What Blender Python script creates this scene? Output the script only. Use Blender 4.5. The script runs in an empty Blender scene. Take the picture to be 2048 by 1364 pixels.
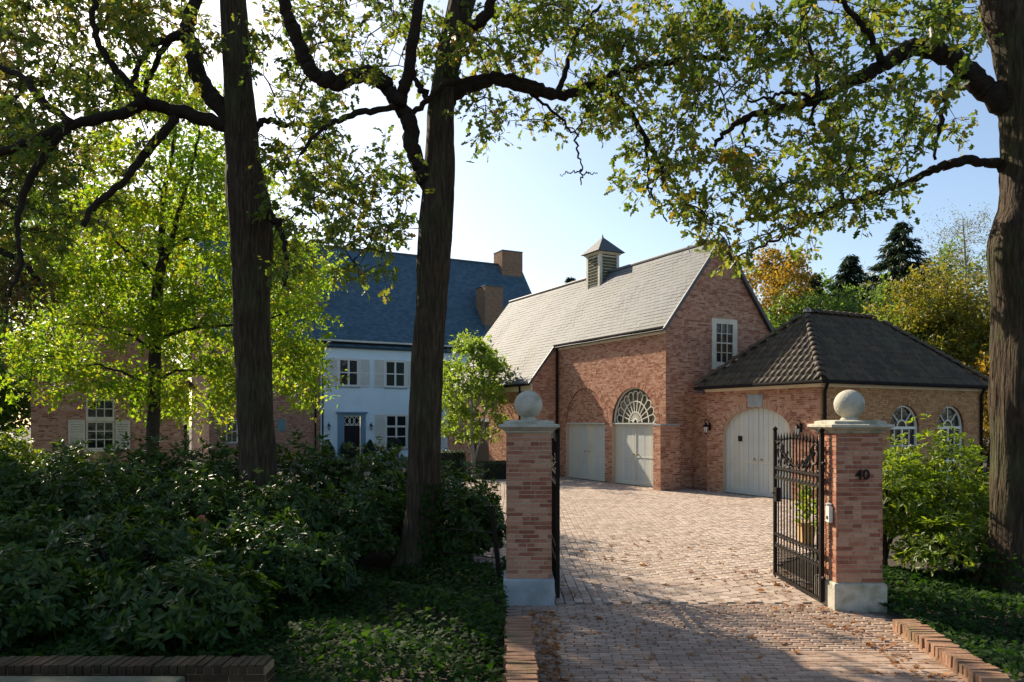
import bpy, math, random
import numpy as np
from mathutils import Vector, Matrix, noise

# ------------------------------------------------------------------ camera
FPX, CX, HY, H = 1520.0, 1024.0, 845.0, 2.25      # focal (px of a 2048 wide frame), centre, horizon row, eye height
S = bpy.context.scene
COL = S.collection
cam = bpy.data.cameras.new("camera")
cam.sensor_width = 36.0
cam.lens = FPX / 2048.0 * 36.0
cam.shift_y = (HY - 682.0) / 2048.0
cam.clip_start = 0.05
cam.clip_end = 2000.0
co = bpy.data.objects.new("camera", cam)
co.location = (0, 0, H)
co.rotation_euler = (math.radians(90), 0, 0)
COL.objects.link(co)
S.camera = co

# ------------------------------------------------------------------ light
SUN_AZ = math.radians(39.7)        # left of the view direction
SUN_EL = math.radians(34.0)
W = bpy.data.worlds.new("World")
S.world = W
W.use_nodes = True
nt = W.node_tree
nt.nodes.clear()
sky = nt.nodes.new("ShaderNodeTexSky")
sky.sky_type = 'NISHITA'
sky.sun_disc = False
sky.sun_elevation = SUN_EL
sky.sun_rotation = -SUN_AZ
sky.air_density = 1.0
sky.dust_density = 1.3
sky.ozone_density = 1.0
bg = nt.nodes.new("ShaderNodeBackground")
bg.inputs[1].default_value = 0.105
wo = nt.nodes.new("ShaderNodeOutputWorld")
nt.links.new(sky.outputs[0], bg.inputs[0])
nt.links.new(bg.outputs[0], wo.inputs[0])
sl = bpy.data.lights.new("sun", 'SUN')
sl.energy = 5.0
sl.angle = math.radians(0.55)
sl.color = (1.0, 0.86, 0.66)
so = bpy.data.objects.new("sun", sl)
to_sun = Vector((-math.sin(SUN_AZ) * math.cos(SUN_EL), math.cos(SUN_AZ) * math.cos(SUN_EL), math.sin(SUN_EL)))
so.rotation_euler = (-to_sun).to_track_quat('-Z', 'Y').to_euler()
so.location = (-20, 25, 30)
COL.objects.link(so)
S.view_settings.view_transform = 'Standard'
S.view_settings.look = 'None'
S.view_settings.exposure = 0.9
S.view_settings.gamma = 1.0
S.view_settings.use_curve_mapping = False
S.render.resolution_x, S.render.resolution_y = 1024, 682
S.render.engine = 'CYCLES'

random.seed(7)
RNG = np.random.default_rng(11)

# ------------------------------------------------------------------ building frame: local x = w, y = s
TH = math.radians(27.9)
VX = (math.cos(TH), math.sin(TH))        # w axis
UX = (-math.sin(TH), math.cos(TH))       # s axis
C0 = (5.155, 25.44)                      # garage corner

def wp(w, s, z=0.0):
    return Vector((C0[0] + VX[0] * w + UX[0] * s, C0[1] + VX[1] * w + UX[1] * s, z))

def hit_s(S0, px):                       # on the plane s = S0: (w, depth)
    r = (px - CX) / FPX
    bx, by = C0[0] + UX[0] * S0, C0[1] + UX[1] * S0
    w = (r * by - bx) / (VX[0] - VX[1] * r)
    return w, by + VX[1] * w

def hit_w(W0, px):                       # on the plane w = W0: (s, depth)
    r = (px - CX) / FPX
    bx, by = C0[0] + VX[0] * W0, C0[1] + VX[1] * W0
    s = (r * by - bx) / (UX[0] - UX[1] * r)
    return s, by + UX[1] * s

def zat(py, Y):
    return H + (HY - py) / FPX * Y

def at(px, py, Y):
    return Vector(((px - CX) / FPX * Y, Y, H + (HY - py) / FPX * Y))

# ------------------------------------------------------------------ materials
def mat(name, cols, rough=0.7, noise=3.0, detail=5.0, mix=0.5, island=0.0, bump=0.0, bscale=40.0, bdist=0.01,
        spec=0.5, metallic=0.0, translucent=None, stretch=None, grime=None, coat=0.0, wave=None):
    m = bpy.data.materials.new(name)
    m.use_nodes = True
    n = m.node_tree.nodes
    l = m.node_tree.links
    n.clear()
    out = n.new("ShaderNodeOutputMaterial")
    p = n.new("ShaderNodeBsdfPrincipled")
    p.inputs["Roughness"].default_value = rough
    p.inputs["Metallic"].default_value = metallic
    p.inputs["Specular IOR Level"].default_value = spec
    p.inputs["Coat Weight"].default_value = coat
    tc = n.new("ShaderNodeTexCoord")
    geo = n.new("ShaderNodeNewGeometry")
    oi = n.new("ShaderNodeObjectInfo")
    vec = geo.outputs["Position"]
    if stretch:
        mp = n.new("ShaderNodeMapping")
        mp.inputs["Scale"].default_value = stretch
        l.new(vec, mp.inputs["Vector"])
        vec = mp.outputs[0]
    nz = n.new("ShaderNodeTexNoise")
    nz.inputs["Scale"].default_value = noise
    nz.inputs["Detail"].default_value = detail
    nz.inputs["Roughness"].default_value = 0.62
    l.new(vec, nz.inputs["Vector"])
    # per piece random number: object random + island random
    ad = n.new("ShaderNodeMath"); ad.operation = 'ADD'
    l.new(geo.outputs["Random Per Island"], ad.inputs[0]); l.new(oi.outputs["Random"], ad.inputs[1])
    fr = n.new("ShaderNodeMath"); fr.operation = 'FRACT'
    l.new(ad.outputs[0], fr.inputs[0])
    # factor = (1-island)*noise + island*random
    mx = n.new("ShaderNodeMix"); mx.data_type = 'FLOAT'
    mx.inputs[0].default_value = island
    cr0 = n.new("ShaderNodeMapRange")
    cr0.inputs[1].default_value = 0.5 - mix * 0.5; cr0.inputs[2].default_value = 0.5 + mix * 0.5
    l.new(nz.outputs[0], cr0.inputs[0])
    l.new(cr0.outputs[0], mx.inputs[2]); l.new(fr.outputs[0], mx.inputs[3])
    ramp = n.new("ShaderNodeValToRGB")
    el = ramp.color_ramp.elements
    k = len(cols)
    while len(el) < k:
        el.new(0.5)
    for i, c in enumerate(cols):
        el[i].position = i / max(1, k - 1)
        el[i].color = (c[0], c[1], c[2], 1)
    l.new(mx.outputs[0], ramp.inputs[0])
    colr = ramp.outputs[0]
    if grime:                                    # stains with a shape of their own
        gn = n.new("ShaderNodeTexNoise"); gn.inputs["Scale"].default_value = grime[1]; gn.inputs["Detail"].default_value = 6
        l.new(geo.outputs["Position"], gn.inputs["Vector"])
        gr = n.new("ShaderNodeMapRange"); gr.inputs[1].default_value = 0.48; gr.inputs[2].default_value = 0.72; gr.inputs[4].default_value = grime[2]
        l.new(gn.outputs[0], gr.inputs[0])
        gm = n.new("ShaderNodeMix"); gm.data_type = 'RGBA'
        l.new(gr.outputs[0], gm.inputs[0]); l.new(colr, gm.inputs[6]); gm.inputs[7].default_value = (*grime[0], 1)
        colr = gm.outputs[2]
    l.new(colr, p.inputs["Base Color"])
    if bump > 0:
        bn = n.new("ShaderNodeTexNoise"); bn.inputs["Scale"].default_value = bscale; bn.inputs["Detail"].default_value = 6
        l.new(vec, bn.inputs["Vector"])
        bp = n.new("ShaderNodeBump"); bp.inputs["Strength"].default_value = bump; bp.inputs["Distance"].default_value = bdist
        l.new(bn.outputs[0], bp.inputs["Height"]); l.new(bp.outputs[0], p.inputs["Normal"])
    if translucent:
        tr = n.new("ShaderNodeBsdfTranslucent")
        hm = n.new("ShaderNodeMix"); hm.data_type = 'RGBA'; hm.blend_type = 'MULTIPLY'; hm.inputs[0].default_value = 1.0
        l.new(colr, hm.inputs[6]); hm.inputs[7].default_value = (*translucent[0], 1)
        l.new(hm.outputs[2], tr.inputs["Color"])
        ms = n.new("ShaderNodeMixShader"); ms.inputs[0].default_value = translucent[1]
        l.new(p.outputs[0], ms.inputs[1]); l.new(tr.outputs[0], ms.inputs[2]); l.new(ms.outputs[0], out.inputs[0])
    else:
        l.new(p.outputs[0], out.inputs[0])
    return m

M = {}
M['brick'] = mat("pink_brick", [(0.15, 0.055, 0.036), (0.34, 0.135, 0.082), (0.46, 0.23, 0.145), (0.51, 0.29, 0.19), (0.58, 0.385, 0.275)], 0.85, 9, island=0.74, mix=0.5, grime=((0.25, 0.125, 0.085), 0.7, 0.38), bump=0.5, bscale=90, bdist=0.004, spec=0.25)
M['brick_p'] = mat("pillar_brick", [(0.16, 0.05, 0.03), (0.28, 0.095, 0.055), (0.38, 0.165, 0.098), (0.44, 0.225, 0.14), (0.51, 0.305, 0.20)], 0.85, 22, island=0.7, mix=0.45, grime=((0.28, 0.16, 0.10), 3.0, 0.35), bump=0.7, bscale=70, bdist=0.006, spec=0.25)
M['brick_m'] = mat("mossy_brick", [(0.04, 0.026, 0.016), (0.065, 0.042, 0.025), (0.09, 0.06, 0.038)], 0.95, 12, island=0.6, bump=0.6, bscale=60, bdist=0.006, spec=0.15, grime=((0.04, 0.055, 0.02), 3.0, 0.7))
M['brick_k'] = mat("weathered_brick", [(0.20, 0.11, 0.07), (0.30, 0.17, 0.105), (0.37, 0.23, 0.15)], 0.95, 18, island=0.55, mix=0.5, bump=0.9, bscale=50, bdist=0.01, spec=0.15, grime=((0.13, 0.115, 0.06), 5.0, 0.7))
M['plain_brick'] = mat("plain_brick", [(0.27, 0.13, 0.085), (0.42, 0.22, 0.14)], 0.9, 9)
M['brick_y'] = mat("buff_brick", [(0.25, 0.12, 0.055), (0.39, 0.195, 0.085), (0.48, 0.26, 0.12), (0.53, 0.32, 0.16)], 0.85, 9, island=0.72, mix=0.6, bump=0.5, bscale=90, bdist=0.004, spec=0.25)
M['mortar'] = mat("mortar", [(0.43, 0.33, 0.24), (0.55, 0.45, 0.34)], 0.95, 12, bump=0.4, bscale=120, bdist=0.003, spec=0.1)
M['mortar_d'] = mat("old_mortar", [(0.22, 0.15, 0.085), (0.34, 0.24, 0.14)], 0.95, 12, bump=0.4, bscale=120, bdist=0.003, spec=0.1)
M['slate'] = mat("slate", [(0.062, 0.068, 0.078), (0.085, 0.092, 0.102), (0.112, 0.12, 0.13)], 0.72, 5, island=0.65, grime=((0.075, 0.08, 0.055), 0.7, 0.5), bump=0.25, bscale=30, bdist=0.004, spec=0.5)
M['slate_b'] = mat("blue_slate", [(0.026, 0.065, 0.092), (0.044, 0.094, 0.126), (0.072, 0.128, 0.162)], 0.6, 5, island=0.7, bump=0.25, bscale=30, bdist=0.004, spec=0.45)
M['pantile'] = mat("dark_pantile", [(0.024, 0.017, 0.010), (0.066, 0.046, 0.027), (0.12, 0.082, 0.045)], 0.7, 7, island=0.5, bump=0.3, bscale=40, bdist=0.004, spec=0.5, grime=((0.07, 0.07, 0.035), 1.7, 0.5))
M['lead'] = mat("lead", [(0.06, 0.065, 0.07), (0.10, 0.105, 0.11)], 0.6, 4)
M['gutter'] = mat("dark_gutter", [(0.012, 0.011, 0.011), (0.02, 0.018, 0.017)], 0.9, 4, spec=0.1)
M['cream'] = mat("cream_paint", [(0.64, 0.57, 0.42), (0.72, 0.65, 0.50)], 0.55, 2.5, bump=0.08, bscale=60, grime=((0.36, 0.31, 0.22), 2.0, 0.35))
M['door'] = mat("door_paint", [(0.46, 0.50, 0.50), (0.53, 0.54, 0.49), (0.62, 0.57, 0.44)], 0.5, 2.0, island=0.75, bump=0.08, bscale=50, grime=((0.38, 0.36, 0.30), 1.6, 0.25))
M['white'] = mat("white_paint", [(0.70, 0.67, 0.58), (0.78, 0.75, 0.66)], 0.5, 3, bump=0.05)
M['render'] = mat("pale_render", [(0.72, 0.85, 0.88), (0.77, 0.89, 0.91)], 0.8, 1.3, bump=0.25, bscale=40, grime=((0.55, 0.66, 0.68), 0.8, 0.4))
M['blue_trim'] = mat("blue_grey_trim", [(0.14, 0.25, 0.33), (0.19, 0.31, 0.39)], 0.5, 3)
M['black_door'] = mat("dark_door", [(0.012, 0.009, 0.012), (0.022, 0.018, 0.022)], 0.55, 3, spec=0.2)
M['brown_door'] = mat("brown_door", [(0.07, 0.04, 0.025), (0.11, 0.065, 0.04)], 0.5, 6, stretch=(8, 8, 1))
M['glass'] = mat("window_glass", [(0.012, 0.013, 0.012), (0.02, 0.022, 0.02)], 0.05, 1, spec=0.4, bump=0.5, bscale=2.2, bdist=0.05)
M['dark'] = mat("painted_dark_interior", [(0.006, 0.005, 0.005), (0.012, 0.01, 0.01)], 0.9, 2)  # near-black colour stands in for the shade of interiors
M['iron'] = mat("wrought_iron", [(0.006, 0.005, 0.0045), (0.016, 0.010, 0.007)], 0.6, 20, spec=0.2, bump=0.3, bscale=80, bdist=0.002)
M['stone_b'] = mat("blue_stone", [(0.24, 0.27, 0.29), (0.36, 0.39, 0.40)], 0.75, 5, bump=0.4, bscale=60, bdist=0.004, grime=((0.13, 0.15, 0.12), 3.5, 0.5))
M['stone_w'] = mat("pale_stone", [(0.36, 0.34, 0.27), (0.52, 0.48, 0.39)], 0.85, 9, bump=0.6, bscale=40, bdist=0.012, grime=((0.17, 0.185, 0.10), 5.0, 0.85))
M['stone_g'] = mat("mossy_stone", [(0.07, 0.075, 0.045), (0.13, 0.13, 0.085)], 0.9, 6, bump=0.5, bscale=45, bdist=0.008, grime=((0.07, 0.09, 0.03), 5.0, 0.7))
M['paver'] = mat("clay_paver", [(0.21, 0.13, 0.09), (0.31, 0.21, 0.15), (0.38, 0.275, 0.205), (0.43, 0.33, 0.255)], 0.85, 8, island=0.6, mix=0.6, bump=0.6, bscale=60, bdist=0.005, spec=0.3, grime=((0.12, 0.10, 0.075), 1.2, 0.55))
M['sett'] = mat("forecourt_sett", [(0.23, 0.17, 0.135), (0.34, 0.26, 0.205), (0.41, 0.33, 0.27), (0.47, 0.405, 0.345)], 0.85, 8, island=0.7, mix=0.6, bump=0.6, bscale=60, bdist=0.005, spec=0.3, grime=((0.24, 0.19, 0.155), 0.9, 0.45))
M['joint'] = mat("sand_joint", [(0.085, 0.07, 0.05), (0.15, 0.125, 0.09)], 0.95, 20, bump=0.4, bscale=90, grime=((0.04, 0.055, 0.02), 2.0, 0.6))
M['soil'] = mat("woodland_soil", [(0.022, 0.017, 0.010), (0.045, 0.035, 0.02), (0.04, 0.05, 0.018)], 0.95, 2.5, bump=0.7, bscale=18, bdist=0.03)
M['bark'] = mat("oak_bark", [(0.014, 0.009, 0.006), (0.054, 0.037, 0.023), (0.125, 0.092, 0.058)], 0.9, 4.0, mix=0.55, bump=1.0, bscale=3.2, bdist=0.12, stretch=(7, 7, .8), spec=0.2, grime=((0.055, 0.075, 0.025), 1.6, 0.45))
M['bark_l'] = mat("limb_bark", [(0.015, 0.010, 0.007), (0.038, 0.027, 0.018)], 0.9, 9.0, mix=0.7, bump=1.0, bscale=22, bdist=0.04, spec=0.2)
M['bark_m'] = mat("maple_bark", [(0.02, 0.016, 0.012), (0.045, 0.036, 0.026)], 0.9, 9.0, bump=0.6, bscale=30, bdist=0.01)
M['twig_grey'] = mat("birch_twig", [(0.20, 0.18, 0.16), (0.30, 0.27, 0.24)], 0.9, 9.0)

def leafmat(name, cols, tcol, tf=0.5, rough=0.45, spec=0.4, noise=0.5):
    return mat(name, cols, rough, noise, island=0.65, mix=0.4, spec=spec, translucent=(tcol, tf))
M['oak_leaf'] = leafmat("oak_leaf", [(0.028, 0.052, 0.012), (0.045, 0.078, 0.016), (0.065, 0.10, 0.019), (0.105, 0.112, 0.02), (0.16, 0.095, 0.022)], (3.3, 3.0, 1.5), 0.52)
M['oak_leaf_d'] = leafmat("russet_oak_leaf", [(0.03, 0.05, 0.014), (0.05, 0.07, 0.018), (0.09, 0.075, 0.02), (0.15, 0.06, 0.025)], (2.4, 2.2, 1.7), 0.45)
M['maple_leaf'] = leafmat("maple_leaf", [(0.05, 0.11, 0.012), (0.08, 0.15, 0.014), (0.115, 0.175, 0.016), (0.16, 0.18, 0.02), (0.21, 0.155, 0.02)], (2.9, 2.8, 1.1), 0.62)
M['small_leaf'] = leafmat("bright_leaf", [(0.07, 0.13, 0.02), (0.11, 0.17, 0.025), (0.16, 0.21, 0.03)], (2.8, 2.6, 1.6), 0.55)
M['rhodo'] = leafmat("rhododendron_leaf", [(0.011, 0.03, 0.006), (0.021, 0.052, 0.009), (0.042, 0.085, 0.013), (0.095, 0.12, 0.02)], (2.6, 2.5, 1.0), 0.30, rough=0.42, spec=0.28)
M['ivy'] = leafmat("ivy_leaf", [(0.007, 0.022, 0.005), (0.013, 0.036, 0.007), (0.026, 0.058, 0.010), (0.045, 0.078, 0.015)], (2.6, 2.8, 1.0), 0.32, rough=0.7, spec=0.12)
M['green_shrub'] = leafmat("azalea_leaf", [(0.045, 0.09, 0.012), (0.08, 0.135, 0.014), (0.125, 0.175, 0.016), (0.18, 0.18, 0.02)], (2.7, 2.5, 1.0), 0.52)
M['box'] = leafmat("box_leaf", [(0.015, 0.035, 0.014), (0.025, 0.05, 0.018), (0.035, 0.065, 0.02)], (1.8, 2.0, 1.2), 0.25)
M['yellow_tree'] = leafmat("autumn_yellow_leaf", [(0.12, 0.135, 0.016), (0.21, 0.17, 0.02), (0.29, 0.18, 0.02), (0.12, 0.15, 0.022)], (2.0, 1.7, 1.0), 0.45)
M['olive_tree'] = leafmat("olive_leaf", [(0.075, 0.105, 0.018), (0.125, 0.14, 0.02), (0.19, 0.155, 0.02), (0.085, 0.125, 0.022)], (2.2, 2.0, 1.0), 0.45)
M['green_tree'] = leafmat("mid_green_leaf", [(0.05, 0.09, 0.02), (0.085, 0.14, 0.028), (0.12, 0.18, 0.032)], (2.4, 2.4, 1.2), 0.45)
M['conifer'] = leafmat("spruce_needles", [(0.016, 0.032, 0.015), (0.026, 0.048, 0.02), (0.045, 0.065, 0.028)], (1.6, 1.7, 1.0), 0.25)
M['birch_leaf'] = leafmat("birch_leaf", [(0.10, 0.11, 0.06), (0.15, 0.15, 0.085), (0.19, 0.18, 0.12)], (1.8, 1.7, 1.2), 0.4)
M['dead_leaf'] = leafmat("fallen_leaf", [(0.17, 0.07, 0.03), (0.28, 0.12, 0.045), (0.36, 0.19, 0.08), (0.25, 0.15, 0.09), (0.13, 0.07, 0.045)], (1.6, 1.4, 1.2), 0.2, rough=0.8, spec=0.2, noise=3)
M['flower'] = mat("faded_flower", [(0.65, 0.18, 0.12), (0.75, 0.30, 0.20)], 0.6, 9)
M['lamp_glass'] = mat("lantern_glass", [(0.45, 0.47, 0.45), (0.6, 0.6, 0.56)], 0.15, 4)
M['brass'] = mat("brass", [(0.35, 0.24, 0.10), (0.45, 0.32, 0.14)], 0.35, 5, metallic=0.8)
M['pot'] = mat("terracotta", [(0.42, 0.26, 0.10), (0.52, 0.34, 0.15)], 0.8, 9, bump=0.3)
M['plastic_w'] = mat("white_enamel", [(0.62, 0.61, 0.56), (0.70, 0.69, 0.64)], 0.35, 5)
M['verdigris'] = mat("plaque_paint", [(0.10, 0.22, 0.22), (0.14, 0.28, 0.27)], 0.5, 6)

# ------------------------------------------------------------------ mesh helpers
class MB:
    def __init__(self):
        self.v = []
        self.f = []
    def quad(self, a, b, c, d):
        i = len(self.v); self.v += [a, b, c, d]; self.f.append((i, i + 1, i + 2, i + 3)); return self
    def poly(self, pts):
        i = len(self.v); self.v += list(pts); self.f.append(tuple(range(i, i + len(pts)))); return self
    def box(self, x0, x1, y0, y1, z0, z1):
        i = len(self.v)
        self.v += [(x0, y0, z0), (x1, y0, z0), (x1, y1, z0), (x0, y1, z0), (x0, y0, z1), (x1, y0, z1), (x1, y1, z1), (x0, y1, z1)]
        for f in ((0, 3, 2, 1), (4, 5, 6, 7), (0, 1, 5, 4), (1, 2, 6, 5), (2, 3, 7, 6), (3, 0, 4, 7)):
            self.f.append(tuple(i + k for k in f))
        return self
    def bbox(self, x0, x1, y0, y1, z0, z1, b=0.01):      # bevelled box: square loft
        return self.loft((x0 + x1) / 2, (y0 + y1) / 2, (x1 - x0) / 2, (y1 - y0) / 2, [(-b, z0), (0, z0 + b), (0, z1 - b), (-b, z1)])
    def loft(self, cx, cy, hx, hy, prof, close=True):    # rectangle outline offset by d at height z
        i = len(self.v)
        for d, z in prof:
            for sx, sy in ((-1, -1), (1, -1), (1, 1), (-1, 1)):
                self.v.append((cx + sx * (hx + d), cy + sy * (hy + d), z))
        for k in range(len(prof) - 1):
            for j in range(4):
                a = i + k * 4 + j; b = i + k * 4 + (j + 1) % 4
                self.f.append((a, b, b + 4, a + 4))
        if close:
            self.f.append((i + 3, i + 2, i + 1, i)); e = i + (len(prof) - 1) * 4
            self.f.append((e, e + 1, e + 2, e + 3))
        return self
    def obox(self, c, ax, ay, az):                       # oriented box, half axes as vectors
        c = Vector(c); i = len(self.v)
        for sx, sy, sz in ((-1, -1, -1), (1, -1, -1), (1, 1, -1), (-1, 1, -1), (-1, -1, 1), (1, -1, 1), (1, 1, 1), (-1, 1, 1)):
            self.v.append(tuple(c + Vector(ax) * sx + Vector(ay) * sy + Vector(az) * sz))
        for f in ((0, 3, 2, 1), (4, 5, 6, 7), (0, 1, 5, 4), (1, 2, 6, 5), (2, 3, 7, 6), (3, 0, 4, 7)):
            self.f.append(tuple(i + k for k in f))
        return self
    def tube(self, pts, rads, n=6, cap=True, ridge=None):
        pts = [Vector(p) for p in pts]
        i0 = len(self.v)
        ref = Vector((0.31, 0.17, 0.93))
        prev = None
        for k, p in enumerate(pts):
            t = (pts[min(k + 1, len(pts) - 1)] - pts[max(k - 1, 0)])
            if t.length < 1e-9: t = Vector((0, 0, 1))
            t.normalize()
            if prev is None:
                a = ref.cross(t)
                if a.length < 0.1: a = Vector((1, 0, 0)).cross(t)
            else:
                a = prev - t * prev.dot(t)
                if a.length < 1e-6: a = ref.cross(t)
            a.normalize(); prev = a
            b = t.cross(a)
            r = rads[k] if hasattr(rads, '__len__') else rads
            for j in range(n):
                an = 2 * math.pi * j / n
                rr = r if ridge is None else r * ridge(an, p.z)
                q = p + a * (math.cos(an) * rr) + b * (math.sin(an) * rr)
                self.v.append((q.x, q.y, q.z))
        for k in range(len(pts) - 1):
            for j in range(n):
                a = i0 + k * n + j; b = i0 + k * n + (j + 1) % n
                self.f.append((a, b, b + n, a + n))
        if cap:
            self.f.append(tuple(range(i0 + n - 1, i0 - 1, -1)))
            e = i0 + (len(pts) - 1) * n
            self.f.append(tuple(range(e, e + n)))
        return self
    def lathe(self, cx, cy, prof, n=20):
        i = len(self.v)
        for r, z in prof:
            for j in range(n):
                a = 2 * math.pi * j / n
                self.v.append((cx + r * math.cos(a), cy + r * math.sin(a), z))
        for k in range(len(prof) - 1):
            for j in range(n):
                a = i + k * n + j; b = i + k * n + (j + 1) % n
                self.f.append((a, b, b + n, a + n))
        self.f.append(tuple(range(i + n - 1, i - 1, -1)))
        e = i + (len(prof) - 1) * n
        self.f.append(tuple(range(e, e + n)))
        return self
    def mesh(self, name, material, smooth=False):
        me = bpy.data.meshes.new(name)
        me.from_pydata([tuple(p) for p in self.v], [], self.f)
        me.materials.append(material)
        if smooth:
            me.polygons.foreach_set("use_smooth", [True] * len(me.polygons))
        me.update()
        return me
    def build(self, name, material, parent=None, smooth=False, loc=None):
        o = bpy.data.objects.new(name, self.mesh(name, material, smooth))
        COL.objects.link(o)
        attach(o, parent)
        if loc is not None: o.location = loc
        return o

def attach(o, parent):
    if parent is not None:
        o.parent = parent
        if 'ox' in OFF.get(parent.name, {}):
            o.location = OFF[parent.name]['ox']
OFF = {}

def np_mesh(name, V, F, material, parent=None, smooth=False):
    """V (n,3) float, F (m,3) int triangles"""
    me = bpy.data.meshes.new(name)
    n, m = len(V), len(F)
    me.vertices.add(n); me.vertices.foreach_set("co", np.asarray(V, dtype=np.float32).ravel())
    me.loops.add(m * 3); me.loops.foreach_set("vertex_index", np.asarray(F, dtype=np.int32).ravel())
    me.polygons.add(m); me.polygons.foreach_set("loop_start", np.arange(0, m * 3, 3, dtype=np.int32))
    if smooth:
        me.polygons.foreach_set("use_smooth", np.ones(m, dtype=bool))
    me.materials.append(material)
    me.update(calc_edges=True)
    o = bpy.data.objects.new(name, me)
    COL.objects.link(o)
    attach(o, parent)
    return o

def thing(name, label, cat, loc=(0, 0, 0), group=None):
    o = bpy.data.objects.new(name, None)
    o.empty_display_size = 0.2
    o.location = loc
    COL.objects.link(o)
    tag(o, label, cat, group)
    return o

def tag(o, label, cat, group=None):
    o['label'] = label; o['category'] = cat
    if group: o['group'] = group
    return o

def building(name, label, cat, w, s):
    """an Empty at the building's base; children are written in the common (w, s, z) frame"""
    o = thing(name, label, cat, wp(w, s))
    o.rotation_euler = (0, 0, TH)
    OFF[o.name] = {'ox': (-w, -s, 0)}
    return o

def structure(o):
    o['kind'] = 'structure'; return o
def stuff(o):
    o['kind'] = 'stuff'; return o

UNIT = MB().box(-.5, .5, -.5, .5, -.5, .5)
_unit = {}
def piece(name, key, material, parent, c, size, rot=None):
    if key not in _unit:
        _unit[key] = UNIT.mesh(name, material)
    o = bpy.data.objects.new(name, _unit[key])
    COL.objects.link(o)
    if parent is not None:
        o.parent = parent
        ox = OFF.get(parent.name, {}).get('ox', (0, 0, 0))
        c = (c[0] + ox[0], c[1] + ox[1], c[2] + ox[2])
    o.location = c; o.scale = size
    if rot is not None: o.rotation_euler = rot
    return o

# ------------------------------------------------------------------ brick walls
class Face:
    """a wall plane of the local frame: kind 'w' (normal -x, runs along y) or 's' (normal -y, runs along x); sign flips the normal"""
    def __init__(self, kind, const, sign=-1):
        self.k, self.c, self.g = kind, const, sign
    def pt(self, a, z, d=0.0):
        q = self.c + self.g * d
        return (q, a, z) if self.k == 'w' else (a, q, z)
    def box(self, mb, a0, a1, z0, z1, d0, d1):
        p, q = self.c + self.g * d0, self.c + self.g * d1
        lo, hi = min(p, q), max(p, q)
        if self.k == 'w': mb.box(lo, hi, a0, a1, z0, z1)
        else: mb.box(a0, a1, lo, hi, z0, z1)
        return mb
    def size(self, da, dz, dd):
        return (dd, da, dz) if self.k == 'w' else (da, dd, dz)
    def axis(self):
        return (Vector((0, 1, 0)) if self.k == 'w' else Vector((1, 0, 0))), (Vector((self.g, 0, 0)) if self.k == 'w' else Vector((0, self.g, 0)))

def cut(iv, lo, hi):
    out = []
    for a, b in iv:
        if hi <= a or lo >= b: out.append((a, b)); continue
        if lo > a: out.append((a, lo))
        if hi < b: out.append((hi, b))
    return out

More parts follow.
